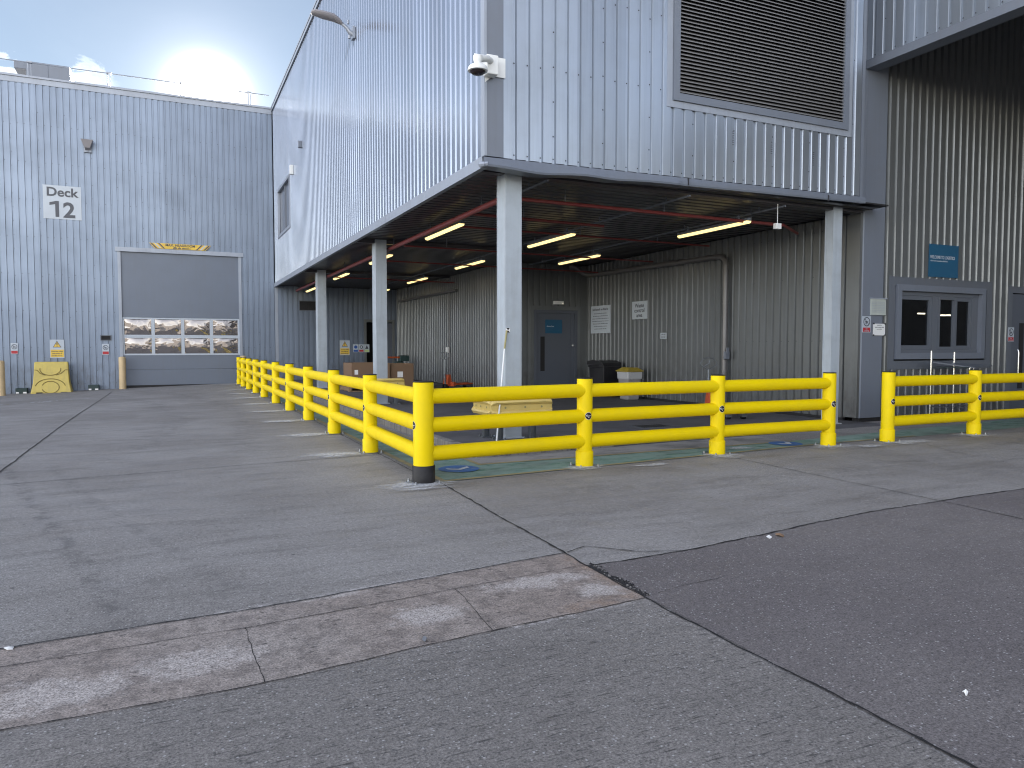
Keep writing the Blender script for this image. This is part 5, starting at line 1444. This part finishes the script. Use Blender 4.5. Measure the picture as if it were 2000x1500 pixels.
W = bpy.data.worlds.new('World'); S.world = W; W.use_nodes = True
nt = W.node_tree; bg = nt.nodes['Background']; outw = nt.nodes['World Output']
sky = nt.nodes.new('ShaderNodeTexSky'); sky.sky_type = 'NISHITA'; sky.sun_disc = False
sky.sun_elevation = R(EL); sky.sun_rotation = R(AZ); sky.air_density = 1.0; sky.dust_density = 0.0; sky.ozone_density = 1.5; sky.altitude = 50
bg.inputs[1].default_value = 0.12
tc = nt.nodes.new('ShaderNodeTexCoord')
dirv = vm(nt, 'NORMALIZE', tc.outputs['Generated']).outputs[0]
dt = mth(nt, 'MAXIMUM', vm(nt, 'DOT_PRODUCT', dirv, tuple(sd)).outputs['Value'], 0.0)
l1 = mth(nt, 'MULTIPLY', mth(nt, 'POWER', dt, 4000), 16.0)
l2 = mth(nt, 'MULTIPLY', mth(nt, 'POWER', dt, 500), 0.22)
l3 = mth(nt, 'MULTIPLY', mth(nt, 'POWER', dt, 22), 0.07)
lob = mth(nt, 'ADD', l1, mth(nt, 'ADD', l2, l3))
# the sky behind the far roof is a little deeper than overhead and to the left of the yard
fw = vm(nt, 'DOT_PRODUCT', dirv, (0.25, 0.93, 0.26)).outputs['Value']
lf = vm(nt, 'DOT_PRODUCT', dirv, (-0.94, -0.1, 0.34)).outputs['Value']
fac = mth(nt, 'MULTIPLY', maprange(nt, fw, 0.3, 0.95, 1.0, 0.36), maprange(nt, lf, 0.1, 0.95, 1.0, 3.0))
bkf = vm(nt, 'DOT_PRODUCT', dirv, (0.1, -0.97, 0.2)).outputs['Value']
fac = mth(nt, 'MULTIPLY', fac, maprange(nt, bkf, 0.5, 0.98, 1.0, 1.3))
zup = vm(nt, 'DOT_PRODUCT', dirv, (0, 0, 1)).outputs['Value']
fac = mth(nt, 'MULTIPLY', fac, maprange(nt, zup, 0.45, 0.98, 1.0, 1.55))
skc = vm(nt, 'SCALE', sky.outputs[0], None, fac).outputs[0]
bwn = nt.nodes.new('ShaderNodeRGBToBW'); nt.links.new(skc, bwn.inputs[0])
# thin high haze greys the blue everywhere but behind the far roof
gcol = nt.nodes.new('ShaderNodeCombineColor')
for i, k_ in enumerate((1.15, 1.0, 0.91)): nt.links.new(mth(nt, 'MULTIPLY', bwn.outputs[0], k_), gcol.inputs[i])
nt.links.new(mix(nt, maprange(nt, fw, 0.6, 0.95, 0.62, 0.15), skc, gcol.outputs[0]), bg.inputs[0])
# wisps of low cloud over the far roof
sx = nt.nodes.new('ShaderNodeSeparateXYZ'); nt.links.new(dirv, sx.inputs[0])
cn = noise(nt, vm(nt, 'MULTIPLY', dirv, (1, 1, 1.6)).outputs[0], 26, 8, 0.62, 0.5)
edge = mth(nt, 'ADD', sx.outputs[2], mth(nt, 'MULTIPLY', mth(nt, 'SUBTRACT', cn, 0.5), 0.10))
low = maprange(nt, edge, 0.309, 0.300)
cm = mth(nt, 'MULTIPLY', mth(nt, 'MULTIPLY', low, maprange(nt, cn, 0.30, 0.55, 0.35, 1.0)), maprange(nt, mth(nt, 'ADD', sx.outputs[0], mth(nt, 'MULTIPLY', mth(nt, 'SUBTRACT', cn, 0.5), 0.15)), -0.045, -0.085))
thin = maprange(nt, noise(nt, vm(nt, 'MULTIPLY', dirv, (1, 1, 3)).outputs[0], 2.4, 6, 0.6, 0.5), 0.42, 0.75)
bg2 = nt.nodes.new('ShaderNodeBackground')
amt = mth(nt, 'ADD', lob, mth(nt, 'ADD', mth(nt, 'MULTIPLY', cm, 0.26), mth(nt, 'MULTIPLY', thin, 0.02)))
bg2.inputs[0].default_value = (1.0, 0.97, 0.92, 1)
nt.links.new(amt, bg2.inputs[1])
ad = nt.nodes.new('ShaderNodeAddShader'); nt.links.new(bg.outputs[0], ad.inputs[0]); nt.links.new(bg2.outputs[0], ad.inputs[1]); nt.links.new(ad.outputs[0], outw.inputs[0])

S.view_settings.view_transform = 'Standard'; S.view_settings.look = 'None'; S.view_settings.gamma = 1
S.view_settings.exposure = 1.5
S.render.film_transparent = False
S.cycles.filter_width = 1.1; S.cycles.max_bounces = 8; S.cycles.diffuse_bounces = 5
